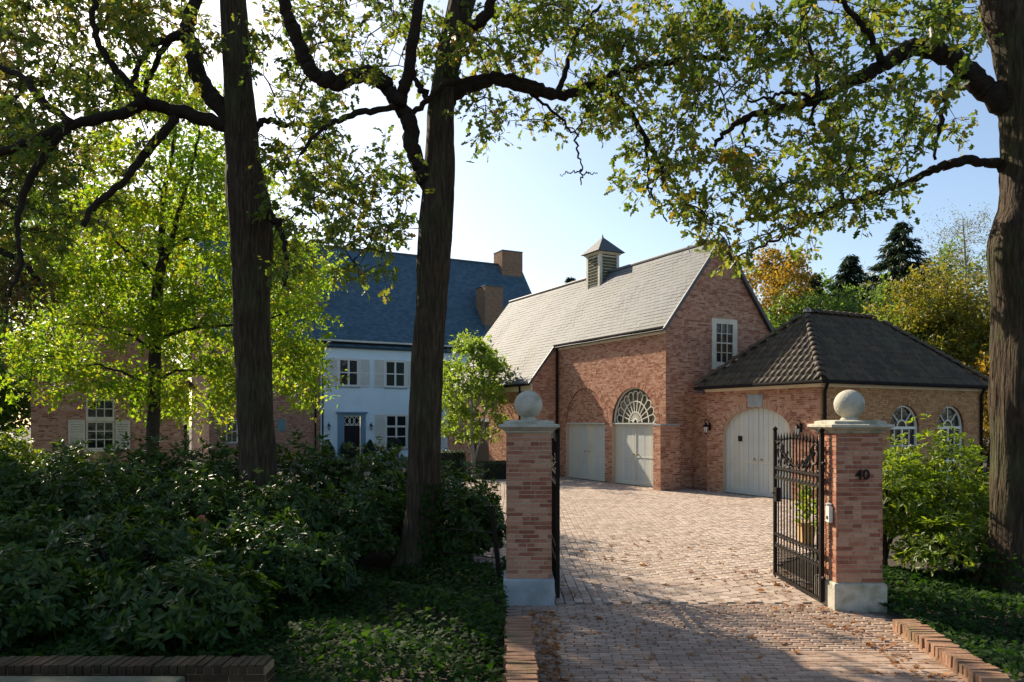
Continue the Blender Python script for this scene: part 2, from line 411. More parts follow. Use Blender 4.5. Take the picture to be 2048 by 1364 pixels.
COURSE = 0.062
class Brickwork:
    def __init__(self, root, brick='brick', mortar='mortar', course=COURSE, blen=0.195, name='brick'):
        self.root, self.bm, self.mm, self.course, self.blen = root, brick, mortar, course, blen
        self.items = []           # (priority, centre, size, rot)
        self.mort = MB()
        self.name = name
    def wall(self, face, z0, z1, iv_fn, d=0.0, pri=0.0):
        n = int(round((z1 - z0) / self.course))
        h = (z1 - z0) / n
        for k in range(n):
            za, zb = z0 + k * h, z0 + (k + 1) * h
            for a0, a1 in iv_fn((za + zb) / 2):
                if a1 - a0 < 0.02: continue
                self.mort.quad(face.pt(a0, za, d), face.pt(a1, za, d), face.pt(a1, zb, d), face.pt(a0, zb, d))
                a = a0 + 0.004
                first = True
                while a < a1 - 0.03:
                    L = self.blen if random.random() < 0.55 else self.blen * 0.48
                    if first:
                        L = random.choice((1.0, 0.48, 0.74)) * self.blen; first = False
                    b = min(a + L, a1 - 0.004)
                    if a1 - 0.004 - b < 0.05: b = a1 - 0.004
                    pr = 0.0085 + random.uniform(-0.003, 0.003)
                    c = face.pt((a + b) / 2, (za + zb) / 2, d + pr - 0.015)
                    self.items.append((pri, c, face.size(b - a, h - 0.011 + random.uniform(-.001, .001), 0.03), None))
                    a = b + 0.0105
    def arch(self, face, ac, zc, r, width, a_from=0.0, a_to=math.pi, d=0.004, pri=-5, ry=None, n=None):
        """voussoirs round an arc (ry: other vertical radius)"""
        ry = ry or r
        n = n or int((a_to - a_from) * (r + width / 2) / 0.066)
        ax, nn = face.axis()
        for k in range(n):
            t = a_from + (k + .5) * (a_to - a_from) / n
            nv = Vector((math.cos(t) / r, math.sin(t) / ry)); nv.normalize()
            pa = ac + r * math.cos(t) + nv.x * width / 2
            pz = zc + ry * math.sin(t) + nv.y * width / 2
            ang = math.atan2(nv.y, nv.x)
            c = face.pt(pa, pz, d - 0.008)
            # long axis along nv
            if face.k == 'w': rot = (ang, 0, 0); size = (0.04, width, 0.052)
            else: rot = (0, -ang, 0); size = (width, 0.04, 0.052)
            self.items.append((pri, c, size, rot))
        # mortar ring
        m = 24
        for k in range(m):
            t0, t1 = a_from + k * (a_to - a_from) / m, a_from + (k + 1) * (a_to - a_from) / m
            q = []
            for t, o in ((t0, -.005), (t1, -.005), (t1, width + .02), (t0, width + .02)):
                q.append(face.pt(ac + (r + o) * math.cos(t), zc + (ry + o) * math.sin(t), 0.0025))
            self.mort.quad(*q)
    def finish(self, limit=300):
        rt = self.root
        stuff(self.mort.build('mortar', M[self.mm], rt))
        def key(it):
            x, y, z = it[1]
            if rt.name in OFF:
                p = wp(x, y, z)
            else:
                p = Vector((x, y, z)) + rt.location
            return it[0] + (p - Vector((0, 0, H))).length
        self.items.sort(key=key)
        for pri, c, s, rot in self.items[:limit]:
            piece('brick', ('brick', self.bm), M[self.bm], rt, c, s, rot)
        rest = self.items[limit:]
        if rest:
            mb = MB()
            for pri, c, s, rot in rest:
                if rot is None:
                    mb.box(c[0] - s[0] / 2, c[0] + s[0] / 2, c[1] - s[1] / 2, c[1] + s[1] / 2, c[2] - s[2] / 2, c[2] + s[2] / 2)
                else:
                    R = Matrix.Rotation(rot[0], 3, 'X') if rot[0] else Matrix.Rotation(rot[1], 3, 'Y')
                    mb.obox(c, R @ Vector((s[0] / 2, 0, 0)), R @ Vector((0, s[1] / 2, 0)), R @ Vector((0, 0, s[2] / 2)))
            stuff(mb.build('brickwork', M[self.bm], rt))

# ------------------------------------------------------------------ slates on a roof plane
def slates(root, O, A, B, N, nrow, exposure, iv_fn, width, material, key, limit=0, name='slate', th=0.009, mid='slate_courses'):
    """O origin at the eave, A along the eave, B up the slope, N normal; iv_fn(b) -> intervals of a"""
    O, A, B, N = Vector(O), Vector(A), Vector(B), Vector(N)
    its = []
    for k in range(nrow):
        b = k * exposure
        for a0, a1 in iv_fn(b + exposure * .5):
            a = a0 - (width * .5 if k % 2 else 0)
            while a < a1 - 0.01:
                p, q = max(a, a0), min(a + width, a1)
                a += width
                if q - p < 0.02: continue
                its.append((p + .002, q - .002, b))
    R = Matrix((A if A.cross(B).dot(N) > 0 else -A, B, N)).transposed()
    tilt = math.atan2(th, exposure)
    def cen(it):
        p, q, b = it
        return O + A * ((p + q) / 2) + B * (b + exposure * .6) + N * (th * .9 + random.uniform(-.0025, .0025) - .012 * math.sin((p + q) * .9) * math.sin(b * 1.3))
    camw = Vector((0, 0, H))
    its2 = [(it, cen(it)) for it in its]
    its2.sort(key=lambda t: (wp(*t[1]) - camw).length)
    ln = exposure * 1.25
    for i, (it, c) in enumerate(its2):
        if i >= limit: break
        Rt = (R @ Matrix.Rotation(-tilt, 3, 'X')).to_euler()
        piece(name, key, material, root, c, (it[1] - it[0], ln, 0.007), Rt)
    if len(its2) > limit:
        mb = MB()
        for it, c in its2[limit:]:
            tl = tilt + random.uniform(-.012, .012)
            Rm = R @ Matrix.Rotation(-tl, 3, 'X')
            mb.obox(c, Rm @ Vector(((it[1] - it[0]) / 2, 0, 0)), Rm @ Vector((0, ln / 2, 0)), Rm @ Vector((0, 0, .0035)))
        stuff(mb.build(mid, material, root))

# ------------------------------------------------------------------ windows, shutters, doors
def window(root, face, a0, a1, z0, z1, cols, rows, fw=0.07, mw=0.03, recess=0.10, paint='white', sill=True, split=None, head=None):
    fr = MB()
    d0, d1 = -recess - .02, -recess + .05
    face.box(fr, a0, a1, z0, z0 + fw, d0, d1); face.box(fr, a0, a1, z1 - fw, z1, d0, d1)
    face.box(fr, a0, a0 + fw, z0 + fw, z1 - fw, d0, d1); face.box(fr, a1 - fw, a1, z0 + fw, z1 - fw, d0, d1)
    # reveal
    for (p, q, r, s_) in ((a0 - .012, a0 - .001, z0, z1), (a1 + .001, a1 + .012, z0, z1)):
        face.box(fr, p, q, r, s_, -recess - .05, -.004)
    ia0, ia1, iz0, iz1 = a0 + fw, a1 - fw, z0 + fw, z1 - fw
    xs = [ia0 + (ia1 - ia0) * k / cols for k in range(cols + 1)]
    zs = [iz0 + (iz1 - iz0) * k / rows for k in range(rows + 1)]
    for k in range(1, cols):
        ww = mw * (1.8 if split == k else 1)
        face.box(fr, xs[k] - ww / 2, xs[k] + ww / 2, iz0, iz1, d0 + .01, d1 - .012)
    for k in range(1, rows):
        ww = mw * (1.8 if head == k else 1)
        face.box(fr, ia0, ia1, zs[k] - ww / 2, zs[k] + ww / 2, d0 + .012, d1 - .015)
    w = fr.build('window', M[paint], root)
    sub = w
    def child(o):                      # parent a mesh made in the frame of the root
        o.parent = w; o.location = (0, 0, 0)
        return o
    for i in range(cols):
        for j in range(rows):
            g = MB(); face.box(g, xs[i], xs[i + 1], zs[j], zs[j + 1], -recess - .012, -recess - .004)
            child(g.build('pane', M['glass']))
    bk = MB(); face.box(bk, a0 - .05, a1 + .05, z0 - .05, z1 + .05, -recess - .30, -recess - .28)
    child(bk.build('black_backing', M['dark']))  # near-black board in place of the unlit room
    if sill:
        s = MB(); face.box(s, a0 - .06, a1 + .06, z0 - .07, z0 - .003, -recess, .06)
        child(s.build('sill', M['stone_b'] if paint != 'cream' else M['cream']))
    return w

def shutter(root, face, a0, a1, z0, z1, paint='white'):
    m = MB(); t0, t1 = .02, .055
    f = .055
    face.box(m, a0, a0 + f, z0, z1, t0, t1); face.box(m, a1 - f, a1, z0, z1, t0, t1)
    zm = (z0 + z1) / 2
    for q in (z0, zm - f / 2, z1 - f): face.box(m, a0 + f, a1 - f, q, q + f, t0, t1)
    sh = m.build('shutter', M[paint], root)
    for lo, hi in ((z0 + f, zm - f / 2), (zm + f / 2, z1 - f)):
        n = max(3, int((hi - lo) / 0.075))
        for k in range(n):
            zz = lo + (k + .5) * (hi - lo) / n
            l = MB(); ax, nn = face.axis()
            c = Vector(face.pt((a0 + a1) / 2, zz, (t0 + t1) / 2))
            up = (Vector((0, 0, 1)) * .8 - nn * .6) * (hi - lo) / n * .55
            l.obox(c, ax * ((a1 - a0) / 2 - f), up, nn.cross(ax) * 0 + (nn * .8 + Vector((0, 0, .6))) * .006)
            o = l.build('slat', M[paint]); o.parent = sh; o.location = (0, 0, 0)
    return sh

def lantern(name, label, base, out, h=0.42, group=None):
    """scrolled bracket lantern on a wall; base on the wall, out = unit vector away from it"""
    base, out = Vector(base), Vector(out)
    t = thing(name, label, 'wall lantern', base, group)
    up = Vector((0, 0, 1))
    m = MB(); side = up.cross(out)
    m.obox(out * .01, side * .04, up * .12, out * .012)
    m.build('wall_plate', M['iron'], t)
    pts = []
    for k in range(22):
        a = k / 21 * 1.6 * math.pi
        r = .10 * (1 - .35 * k / 21)
        pts.append(out * (.14 - r * math.cos(a) * 1.0) + up * (.12 + r * math.sin(a) * 1.15))
    MB().tube([out * .0 + up * .02] + pts, .012, 6).build('scroll_bracket', M['iron'], t)
    c = out * .17
    g = MB().lathe(c.x, c.y, [(.045, -.20), (.085, -.02), (.085, -.015)], 6).build('lamp_glass', M['lamp_glass'], t)
    MB().lathe(c.x, c.y, [(.105, -.015), (.10, 0.0), (.03, .08), (.035, .09), (.012, .13)], 6).build('lamp_cap', M['iron'], t)
    MB().lathe(c.x, c.y, [(.02, -.25), (.05, -.22), (.05, -.198)], 6).build('lamp_base', M['iron'], t)
    for k in range(6):
        a = k * math.pi / 3
        MB().tube([(c.x + .047 * math.cos(a), c.y + .047 * math.sin(a), -.2), (c.x + .088 * math.cos(a), c.y + .088 * math.sin(a), -.015)], .006, 4).build('lamp_bar', M['iron'], t)
    return t

# ================================================================== SETTING
g = MB()
n = 24
g.quad((-300, -120, -.012), (300, -120, -.012), (300, 420, -.012), (-300, 420, -.012))
structure(g.build('ground', M['soil']))

# driveway apron (clinker rows) and forecourt (setts)
drive = structure(MB().quad((-.1, 3.0, 0), (4.6, 3.0, 0), (4.4, 9.35, 0), (-.05, 9.35, 0)).build('driveway', M['joint']))
def left_edge(Y):
    return .02
pv = []
y = 4.6
row = 0
while y < 9.34:
    x = .22 - (.105 if row % 2 else 0) + random.uniform(-.02, .02)
    xe = 3.98 + (y - 6.4) * .07
    if y > 8.35: xe = 4.25 - (y - 8.35) * .28
    if y > 7.75: x -= .20
    while x < xe:
        pv.append((x + .1, y + .031)); x += .21
    y += .068; row += 1
def inframe(x, y):
    px = CX + x / y * FPX; py = HY + H / y * FPX
    return -30 < px < 2080 and py < 1380
vis = [p for p in pv if inframe(*p)]
hid = [p for p in pv if not inframe(*p)]
def paver(parent, x, y, sx, sy, key, mk, rot=0.0):
    dz = random.uniform(-.003, .003)
    return piece('paver', key, M[mk], parent, (x, y, .004 + dz), (sx, sy, .02), (random.uniform(-.012, .012), random.uniform(-.012, .012), rot + random.uniform(-.012, .012)))
for x, y in vis[:300]:
    paver(drive, x, y, .2, .058, ('paver', 'p'), 'paver')
def pavermesh(lst, sx, sy, name, mk, parent):
    mb = MB()
    for x, y in lst:
        rz = random.uniform(-.02, .02)
        c, s_ = math.cos(rz), math.sin(rz)
        R = Matrix.Rotation(rz, 3, 'Z') @ Matrix.Rotation(random.uniform(-.014, .014), 3, 'X') @ Matrix.Rotation(random.uniform(-.014, .014), 3, 'Y')
        ssx, ssy = sx * random.uniform(.94, 1.0), sy * random.uniform(.94, 1.0)
        # chamfered top: 8 + 4
        i = len(mb.v); z0 = -.006; z1 = .014 + random.uniform(-.003, .003); ch = .007
        for q, z in ((0, z0), (0, z1 - ch), (ch, z1)):
            for a, b in ((-1, -1), (1, -1), (1, 1), (-1, 1)):
                p = R @ Vector((a * (ssx / 2 - q), b * (ssy / 2 - q), z)); mb.v.append((x + p.x, y + p.y, p.z))
        for k in (0, 4):
            for j in range(4):
                mb.f.append((i + k + j, i + k + (j + 1) % 4, i + k + 4 + (j + 1) % 4, i + k + 4 + j))
        mb.f.append((i + 8, i + 9, i + 10, i + 11))
    return stuff(mb.build(name, M[mk], parent))
pavermesh(vis[300:] + hid, .2, .058, 'paver_rows', 'paver', drive)

fore = structure(MB().poly([(-.02, 9.352, -.003), (4.1, 9.352, -.003), (4.2, 12.0, -.003), (9.0, 17.5, -.003), (15.0, 22.0, -.003), (14, 34, -.003), (6.0, 60, -.003), (-16, 46, -.003), (-14, 24, -.003), (-1.5, 20.0, -.003), (-.7, 12.4, -.003), (-.3, 9.8, -.003)]).build('forecourt', M['joint']))
def in_fore(x, y):
    poly = [(-.02, 9.352), (4.1, 9.352), (4.2, 12.0), (9.0, 17.5), (15.0, 22.0), (14, 34), (-2.0, 36), (-6, 33), (-6, 24), (-1.5, 20.0), (-.7, 12.4), (-.3, 9.8)]
    c = False; j = len(poly) - 1
    for i in range(len(poly)):
        xi, yi = poly[i]; xj, yj = poly[j]
        if (yi > y) != (yj > y) and x < (xj - xi) * (y - yi) / (yj - yi) + xi: c = not c
        j = i
    return c
st = []
cx = -6.0; k = 0
while cx < 15:
    yy = 9.06 + (0 if k % 2 == 0 else .085)
    while yy < 36:
        yj = yy + .25 * math.sin(cx * .9)          # rows wander a little
        if yj > 9.41 and in_fore(cx, yj):
            st.append((cx + random.uniform(-.006, .006) + .05 * math.sin(yy * .35), yj + random.uniform(-.006, .006)))
        yy += .172
    cx += .118; k += 1
def keep(x, y):
    w = (x - C0[0]) * VX[0] + (y - C0[1]) * VX[1]; s = (x - C0[0]) * UX[0] + (y - C0[1]) * UX[1]
    if w > .0 and s > 0: return False
    if w > .9 and s > -5.5: return False
    if w > -1.3 and s > 6.9: return False
    if abs(x - .22) < .36 and 9.3 < y < 9.95: return False
    if abs(x - 4.15) < .36 and 9.0 < y < 9.75: return False
    return True
st = [p for p in st if keep(*p)]
st.sort(key=lambda p: math.hypot(p[0], p[1]))
vis = [p for p in st if inframe(*p)]
for x, y in vis[:300]:
    paver(fore, x, y, .106, .158, ('sett', 's'), 'sett')
hs = set(vis[:300])
pavermesh([p for p in st if p not in hs], .11, .162, 'sett_paving', 'sett', fore)

# ================================================================== GATE PILLARS
def pillar(x0, y0, label, number=False):
    wd = .556
    cx, cy = x0 + wd / 2, y0 + wd / 2
    t = thing('gate_pillar', label, 'pillar', (cx, cy, 0), 'gate pillars')
    h = wd / 2
    MB().loft(0, 0, h + .035, h + .035, [(0, -.01), (0, .315), (-.012, .33), (-.035, .335)]).build('plinth', M['stone_b'] if not number else M['stone_w'], t)
    bw = Brickwork(t, 'brick_p', 'mortar', course=.0545, blen=.19)
    z0, z1 = .337, 2.125
    MB().box(-h + .012, h - .012, -h + .012, h - .012, z0 - .002, z1 + .01).build('core', M['mortar'], t)
    side = -1 if number else 1
    bw.wall(Face('s', -h + .010, -1), z0, z1, lambda z: [(-h, h)], pri=-9)
    bw.wall(Face('w', side * (h - .010), side), z0, z1, lambda z: [(-h, h)], pri=-6)
    bw.wall(Face('w', -side * (h - .010), -side), z0, z1, lambda z: [(-h, h)], pri=-3)
    bw.wall(Face('s', h - .010, 1), z0, z1, lambda z: [(-h, h)], pri=0)
    bw.finish(300)
    cap = MB().loft(0, 0, h, h, [(-.02, 2.105), (.015, 2.128), (.02, 2.145), (.05, 2.165), (.085, 2.19), (.095, 2.195), (.095, 2.222), (.085, 2.227), (.03, 2.235), (.03, 2.262), (.02, 2.268), (-.06, 2.28)]).build('cap', M['stone_w'], t)
    prof = []
    for k in range(3): prof.append(((.115, .10, .085)[k], (2.272, 2.295, 2.31)[k]))
    r, zc = .178, 2.475
    for k in range(22):
        a = -math.pi / 2 + math.radians(27) + k / 21 * (math.pi - math.radians(27))
        prof.append((max(.002, r * math.cos(a)), zc + r * math.sin(a)))
    MB().lathe(0, 0, prof, 36).build('ball_finial', M['stone_w'], t, smooth=True)
    return t, h
PL, ph = pillar(-.07, 9.32, "brick gate pillar with stone ball on the left of the drive, without a house number")
PR, ph = pillar(3.87, 9.07, "brick gate pillar with stone ball on the right of the drive, bearing house number 40", True)
# numerals
cu = bpy.data.curves.new('numeral', 'FONT'); cu.body = "40"; cu.size = .175; cu.extrude = .008; cu.align_x = 'CENTER'; cu.resolution_u = 3
cu.offset = .001
tmp = bpy.data.objects.new('numeral_text', cu); COL.objects.link(tmp)
bpy.context.view_layer.update()
me = bpy.data.meshes.new_from_object(tmp.evaluated_get(bpy.context.evaluated_depsgraph_get()))
bpy.data.objects.remove(tmp)
me.materials.clear(); me.materials.append(M['iron'])
no = bpy.data.objects.new('house_number', me); COL.objects.link(no); no.parent = PR
no.location = (.03, -ph - .016, 1.57); no.rotation_euler = (math.radians(90), 0, 0)
no['label'] = "black metal house number 40"
# intercom box on the inner face
t = thing('intercom_box', "small white intercom box on the sunny inner face of the right gate pillar", 'intercom', (3.865, 9.2, 1.14))
MB().bbox(-.05, -.004, -.05, .05, -.10, .10, .008).build('housing', M['plastic_w'], t)
MB().lathe(-.03, 0, [(.02, .10), (.035, .115), (.035, .13), (.005, .14)], 12).build('hood', M['plastic_w'], t)
MB().box(-.053, -.0505, -.025, .025, -.06, -.02).build('speaker_slot', M['iron'], t)

# ================================================================== GATES (leaf opens inwards, runs along +y)
def gate(x, y0, label, mirror=1):
    t = thing('iron_gate', label, 'gate', (x, y0, 0), 'iron gate leaves')
    L = 1.70
    it = M['iron']
    def bar(a, b, r, name='bar'):
        return MB().tube([a, b], r, 4).build(name, it, t)
    MB().box(-.024, .024, 0, .05, .05, 2.12).build('hinge_stile', it, t)
    MB().box(-.022, .022, L - .045, L, .05, 2.12).build('latch_stile', it, t)
    MB().lathe(0, .025, [(.022, 2.12), (.036, 2.15), (.036, 2.17), (.004, 2.20)], 10).build('finial', it, t)
    MB().lathe(0, L - .022, [(.022, 2.12), (.036, 2.15), (.036, 2.17), (.004, 2.20)], 10).build('finial', it, t)
    for z in (.075, .485, .655, 1.46, 1.60):
        MB().box(-.016, .016, .05, L - .045, z - .016, z + .016).build('rail', it, t)
    # sweeping top rail, dipping in the middle
    def top(u): return 1.66 + .34 * (abs(u - .5) * 2) ** 1.6
    pts = [(0, .05 + (L - .095) * k / 20, top(k / 20)) for k in range(21)]
    MB().tube(pts, .014, 4).build('sweep_rail', it, t)
    nb = 13
    for k in range(nb):
        u = (k + 1) / (nb + 1)
        yy = .05 + (L - .095) * u
        zt = 2.00 - .02 * math.cos(u * 2 * math.pi)
        bar((0, yy, .075), (0, yy, zt), .0125)
        MB().lathe(0, yy, [(.007, zt - .01), (.022, zt + .02), (.015, zt + .05), (.001, zt + .12)], 6).build('spear_tip', it, t)
    for k in range(nb + 1):
        u = (k + .5) / (nb + 1)
        yy = .05 + (L - .095) * u
        bar((0, yy, .075), (0, yy, .485), .008, 'dog_bar')
        # rings in the two bands
        if k % 2 == 0:                              # small C scrolls above the lock rail
            pp = [(0, yy + (.02 + .035 * q / 15) * math.cos(1.1 + q * .42), 1.68 + (.02 + .035 * q / 15) * math.sin(1.1 + q * .42)) for q in range(16)]
            MB().tube(pp, .010, 4).build('small_scroll', it, t)
        for zc, r in ((.57, .055), (1.53, .046)):
            pp = [(0, yy + r * math.cos(a), zc + r * math.sin(a)) for a in [2 * math.pi * q / 12 for q in range(13)]]
            MB().tube(pp, .007, 4).build('ring', it, t)
    # S scrolls on the top
    for sgn, yc in ((1, .42), (-1, L - .42)):
        pts = []
        for q in range(30):
            a = q / 29 * 2.6 * math.pi
            r = .035 + .12 * q / 29
            pts.append((.0, yc + sgn * (-.2 + r * math.cos(a)), 1.83 + r * math.sin(a)))
        MB().tube(pts, .015, 5).build('scroll', it, t)
        pts = []
        for q in range(26):
            a = q / 25 * 2.4 * math.pi
            r = .03 + .10 * q / 25
            pts.append((.0, yc + sgn * (.16 - r * math.cos(a)), 1.72 + r * math.sin(a)))
        MB().tube(pts, .015, 5).build('scroll', it, t)
        MB().tube([(0, yc + sgn * -.12, 1.92), (0, yc + sgn * .02, 1.80), (0, yc + sgn * .22, 1.66)], .013, 4).build('scroll_stem', it, t)
        for yy, zz in ((yc, 1.70), (yc + sgn * .2, 1.67), (yc - sgn * .26, 1.95)):
            MB().lathe(.0, yy, [(.004, zz - .03), (.026, zz), (.02, zz + .02), (.004, zz + .05)], 8).build('rosette', it, t)
    for z in (.35, 1.75):
        MB().tube([(0, -.05, z), (0, .03, z)], .022, 8).build('hinge', it, t)
    MB().box(-.03, .03, L - .16, L - .045, 1.12, 1.32).build('lock_box', it, t)
    MB().tube([(-.07, L - .10, 1.24), (.07, L - .10, 1.24)], .010, 6).build('handle', it, t)
    MB().lathe(.0, L - .03, [(.012, .0), (.012, .06)], 8).build('drop_bolt', it, t)
    return t
gate(3.80, 9.30, "black wrought-iron gate leaf standing open beside the right pillar")
gate(.575, 9.52, "black wrought-iron gate leaf seen edge-on beside the left pillar")

# ================================================================== GARAGE
SL = 1.28                                         # roof slope
SN, CS = SL / math.hypot(1, SL), 1 / math.hypot(1, SL)
GE, GR, GW = 5.60, 2.39, 4.78                     # eave level at w=0, ridge position, width
MS, ME_, MD = 24.6, 7.19, 5.2                     # main house facade, eave level, half depth
S1 = 6.97
GS = 15.7                                         # far end of the garage wing
garage = building('garage_wing', "pink brick garage wing with grey slate roof, two pairs of doors and a louvred cupola", 'garage', 0, 0)
bw = Brickwork(garage)
FD = Face('w', 0.0)                               # door wall
FG = Face('s', 0.0)                               # gable wall
D1 = (3.54, 6.31); D2 = (.53, 3.09); DT = 2.22
r1, c1 = (D1[1] - D1[0]) / 2, (D1[0] + D1[1]) / 2
r2, c2 = (D2[1] - D2[0]) / 2, (D2[0] + D2[1]) / 2
RW = .20
def iv_doorwall(z):
    iv = [(0, S1)]
    for (a, b), r, c in ((D1, r1, c1), (D2, r2, c2)):
        if z < DT: iv = cut(iv, a, b)
        elif z - DT < r + RW:
            hh = math.sqrt((r + RW) ** 2 - (z - DT) ** 2); iv = cut(iv, c - hh, c + hh)
    return iv
bw.wall(FD, 0, 5.25, iv_doorwall, pri=-3)
bw.wall(FD, DT, DT + r1, lambda z: [(c1 - math.sqrt(max(0, r1 ** 2 - (z - DT) ** 2)), c1 + math.sqrt(max(0, r1 ** 2 - (z - DT) ** 2)))], d=-.05)
bw.arch(FD, c1, DT, r1, RW); bw.arch(FD, c2, DT, r2, RW)
# gable with window
gw0, gY = hit_s(0, 1424); gw1, gY2 = hit_s(0, 1475)
gz0, gz1 = zat(735, gY), zat(634, gY)
def iv_gable(z):
    m = max(0.0, (z - (GE - .05)) / SL)
    iv = [(m + .004, GW - m)]
    if gz0 - .08 < z < gz1: iv = cut(iv, gw0, gw1)
    return iv
bw.wall(FG, 0, 8.55, iv_gable)
# return wall of the catslide and wing front wall
FR = Face('s', S1)
WO = -1.22
bw.wall(FR, 0, 5.45, lambda z: [(max(WO, (z - GE + .03) / SL), -.002)])
FW = Face('w', WO)
dw0 = hit_w(WO, 978)[0]; dw1 = hit_w(WO, 944)[0]
bw.wall(FW, 0, 3.75, lambda z: cut([(S1, GS)], dw0, dw1) if z < 2.3 else [(S1, GS)])
# low buttress at the corner
FB1, FB2 = Face('s', -.34), Face('w', -.50)
bw.wall(FB2, 0, 2.15, lambda z: [(-.34, .05)], pri=-6)
bw.wall(FB1, 0, 2.15, lambda z: [(-.50, .30)], pri=-6)
bw.finish(300)
MB().box(-.52, .31, -.36, .05, 2.152, 2.20).build('buttress_cap', M['stone_b'], garage)
mb = MB(); mb.box(-.495, .295, -.335, -.02, 0, 2.148); mb.build('buttress_core', M['mortar'], garage)
# closing walls out of sight
mb = MB()
mb.quad((GW, 0, 0), (GW, GS, 0), (GW, GS, GE), (GW, 0, GE))
ew = MB(); ew.poly([(GW, GS, 0), (WO, GS, 0), (WO, GS, GE + SL * WO - .05), (GR, GS, GE + SL * GR - .05), (GW, GS, GE - .05)])
mb.build('rear_wall', M['plain_brick'], garage)
ew.build('darkened_end_wall', M['slate_b'], garage)  # unseen wall in dark slate to darken its reflection in the house windows

# doors: boarded leaves with planks, knobs and a rail joint
def plank_door(root, face, a0, a1, top_fn, recess, name, nplk, label, knob_a):
    back = MB(); zt = min(top_fn(a0 + .01), top_fn(a1 - .01))
    face.box(back, a0, a1, .01, zt, -recess - .06, -recess - .025)
    dr = back.build(name, M['door'], root)
    dr['label'] = label
    for k in range(nplk):
        p, q = a0 + (a1 - a0) * k / nplk + .004, a0 + (a1 - a0) * (k + 1) / nplk - .004
        if abs((p + q) / 2 - (a0 + a1) / 2) < (a1 - a0) / nplk * .6 and nplk % 2 == 0:
            pass
        m = MB()
        z0, zp, zq = .03, top_fn(p), top_fn(q)
        d0, d1 = -recess - .024, -recess + random.uniform(-.003, .002)
        A = [face.pt(p, z0, d1), face.pt(q, z0, d1), face.pt(q, zq, d1), face.pt(p, zp, d1)]
        Bk = [face.pt(p, z0, d0), face.pt(q, z0, d0), face.pt(q, zq, d0), face.pt(p, zp, d0)]
        m.poly(A); m.poly(Bk[::-1])
        for i in range(4):
            j = (i + 1) % 4; m.quad(A[i], Bk[i], Bk[j], A[j])
        o = m.build('plank', M['door']); o.parent = dr; o.location = (0, 0, 0)
    # applied frame: rails and meeting stile
    am = (a0 + a1) / 2
    for nm, b in (('bottom_rail', (a0, a1, .02, .16)), ('middle_rail', (a0, a1, 1.00, 1.045)), ('meeting_stile', (am - .022, am + .022, .16, top_fn(am) - .01))):
        m = MB(); face.box(m, b[0], b[1], b[2], b[3], -recess + .001, -recess + (.014 if nm != 'meeting_stile' else .02))
        o = m.build(nm, M['door']); o.parent = dr; o.location = (0, 0, 0)
    for s_ in (-1, 1):
        c = face.pt(am + s_ * knob_a, 1.12, -recess + .035)
        m = MB(); ax, nn = face.axis(); m.tube([Vector(c) - nn * .03, Vector(c) - nn * .01, Vector(c), Vector(c) + nn * .025], [.03, .015, .035, .02], 10)
        o = m.build('knob', M['brass']); o.parent = dr; o.location = (0, 0, 0)
    return dr
plank_door(garage, FD, D1[0], D1[1], lambda a: DT - .03, .14, 'garage_door', 14, "left garage door in full shade under a blind brick arch", .13)
plank_door(garage, FD, D2[0], D2[1], lambda a: DT - .03, .14, 'garage_door', 13, "right garage door with a diagonal sunlit edge under the fanlight", .13)
for (a, b) in (D1, D2):                       # reveals and lintel boards
    m = MB(); FD.box(m, a, b, DT - .03, DT + .02, -.16, -.02); m.build('door_head', M['door'], garage)
    m = MB(); FD.box(m, a - .012, a - .001, 0, DT, -.2, -.003); FD.box(m, b + .001, b + .012, 0, DT, -.2, -.003); m.build('door_reveal', M['mortar'], garage)
# fanlight
fl = MB()
def ring(mb, face, ac, zc, r0, r1_, d0, d1, a0=0, a1=math.pi, n=36):
    for k in range(n):
        t0, t1 = a0 + (a1 - a0) * k / n, a0 + (a1 - a0) * (k + 1) / n
        P = lambda t, r, d: face.pt(ac + r * math.cos(t), zc + r * math.sin(t), d)
        mb.quad(P(t0, r0, d1), P(t1, r0, d1), P(t1, r1_, d1), P(t0, r1_, d1))
        mb.quad(P(t0, r0, d0), P(t1, r0, d0), P(t1, r0, d1), P(t0, r0, d1))
        mb.quad(P(t0, r1_, d0), P(t1, r1_, d0), P(t1, r1_, d1), P(t0, r1_, d1))
ring(fl, FD, c2, DT + .03, r2 - .07, r2 + .005, -.16, -.08)
ring(fl, FD, c2, DT + .03, .74, .775, -.14, -.095)
ring(fl, FD, c2, DT + .03, .36, .395, -.14, -.095)
ring(fl, FD, c2, DT + .03, .10, .15, -.14, -.09)
nsp = 11
for k in range(1, nsp):
    t = math.pi * k / nsp
    dv = FD.axis()[0] * math.cos(t) + Vector((0, 0, 1)) * math.sin(t); nn = FD.axis()[1]
    pr = dv.cross(nn)
    p0 = Vector(FD.pt(c2, DT + .03, -.118)) + dv * .12; p1 = Vector(FD.pt(c2, DT + .03, -.118)) + dv * (.99 if True else r2)
    fl.obox((p0 + p1) / 2, dv * (p1 - p0).length / 2, pr * .014, nn * .018)
for k in range(nsp):                             # scalloped outer ring
    t = math.pi * (k + .5) / nsp
    ca, cz = c2 + .98 * math.cos(t), DT + .03 + .98 * math.sin(t)
    ring(fl, FD, ca, cz, .125, .155, -.138, -.098, t - math.pi / 2, t + math.pi / 2, 10)
fan = fl.build('fanlight', M['white'], garage)
for k in range(nsp):
    t0, t1 = math.pi * k / nsp, math.pi * (k + 1) / nsp
    m = MB(); pts = [FD.pt(c2 + r * math.cos(t), DT + .03 + r * math.sin(t), -.128) for r, t in ((.1, t0), (1.25, t0), (1.25, (t0 + t1) / 2), (1.25, t1), (.1, t1))]
    m.poly(pts); o = m.build('pane', M['glass']); o.parent = fan; o.location = (0, 0, 0)
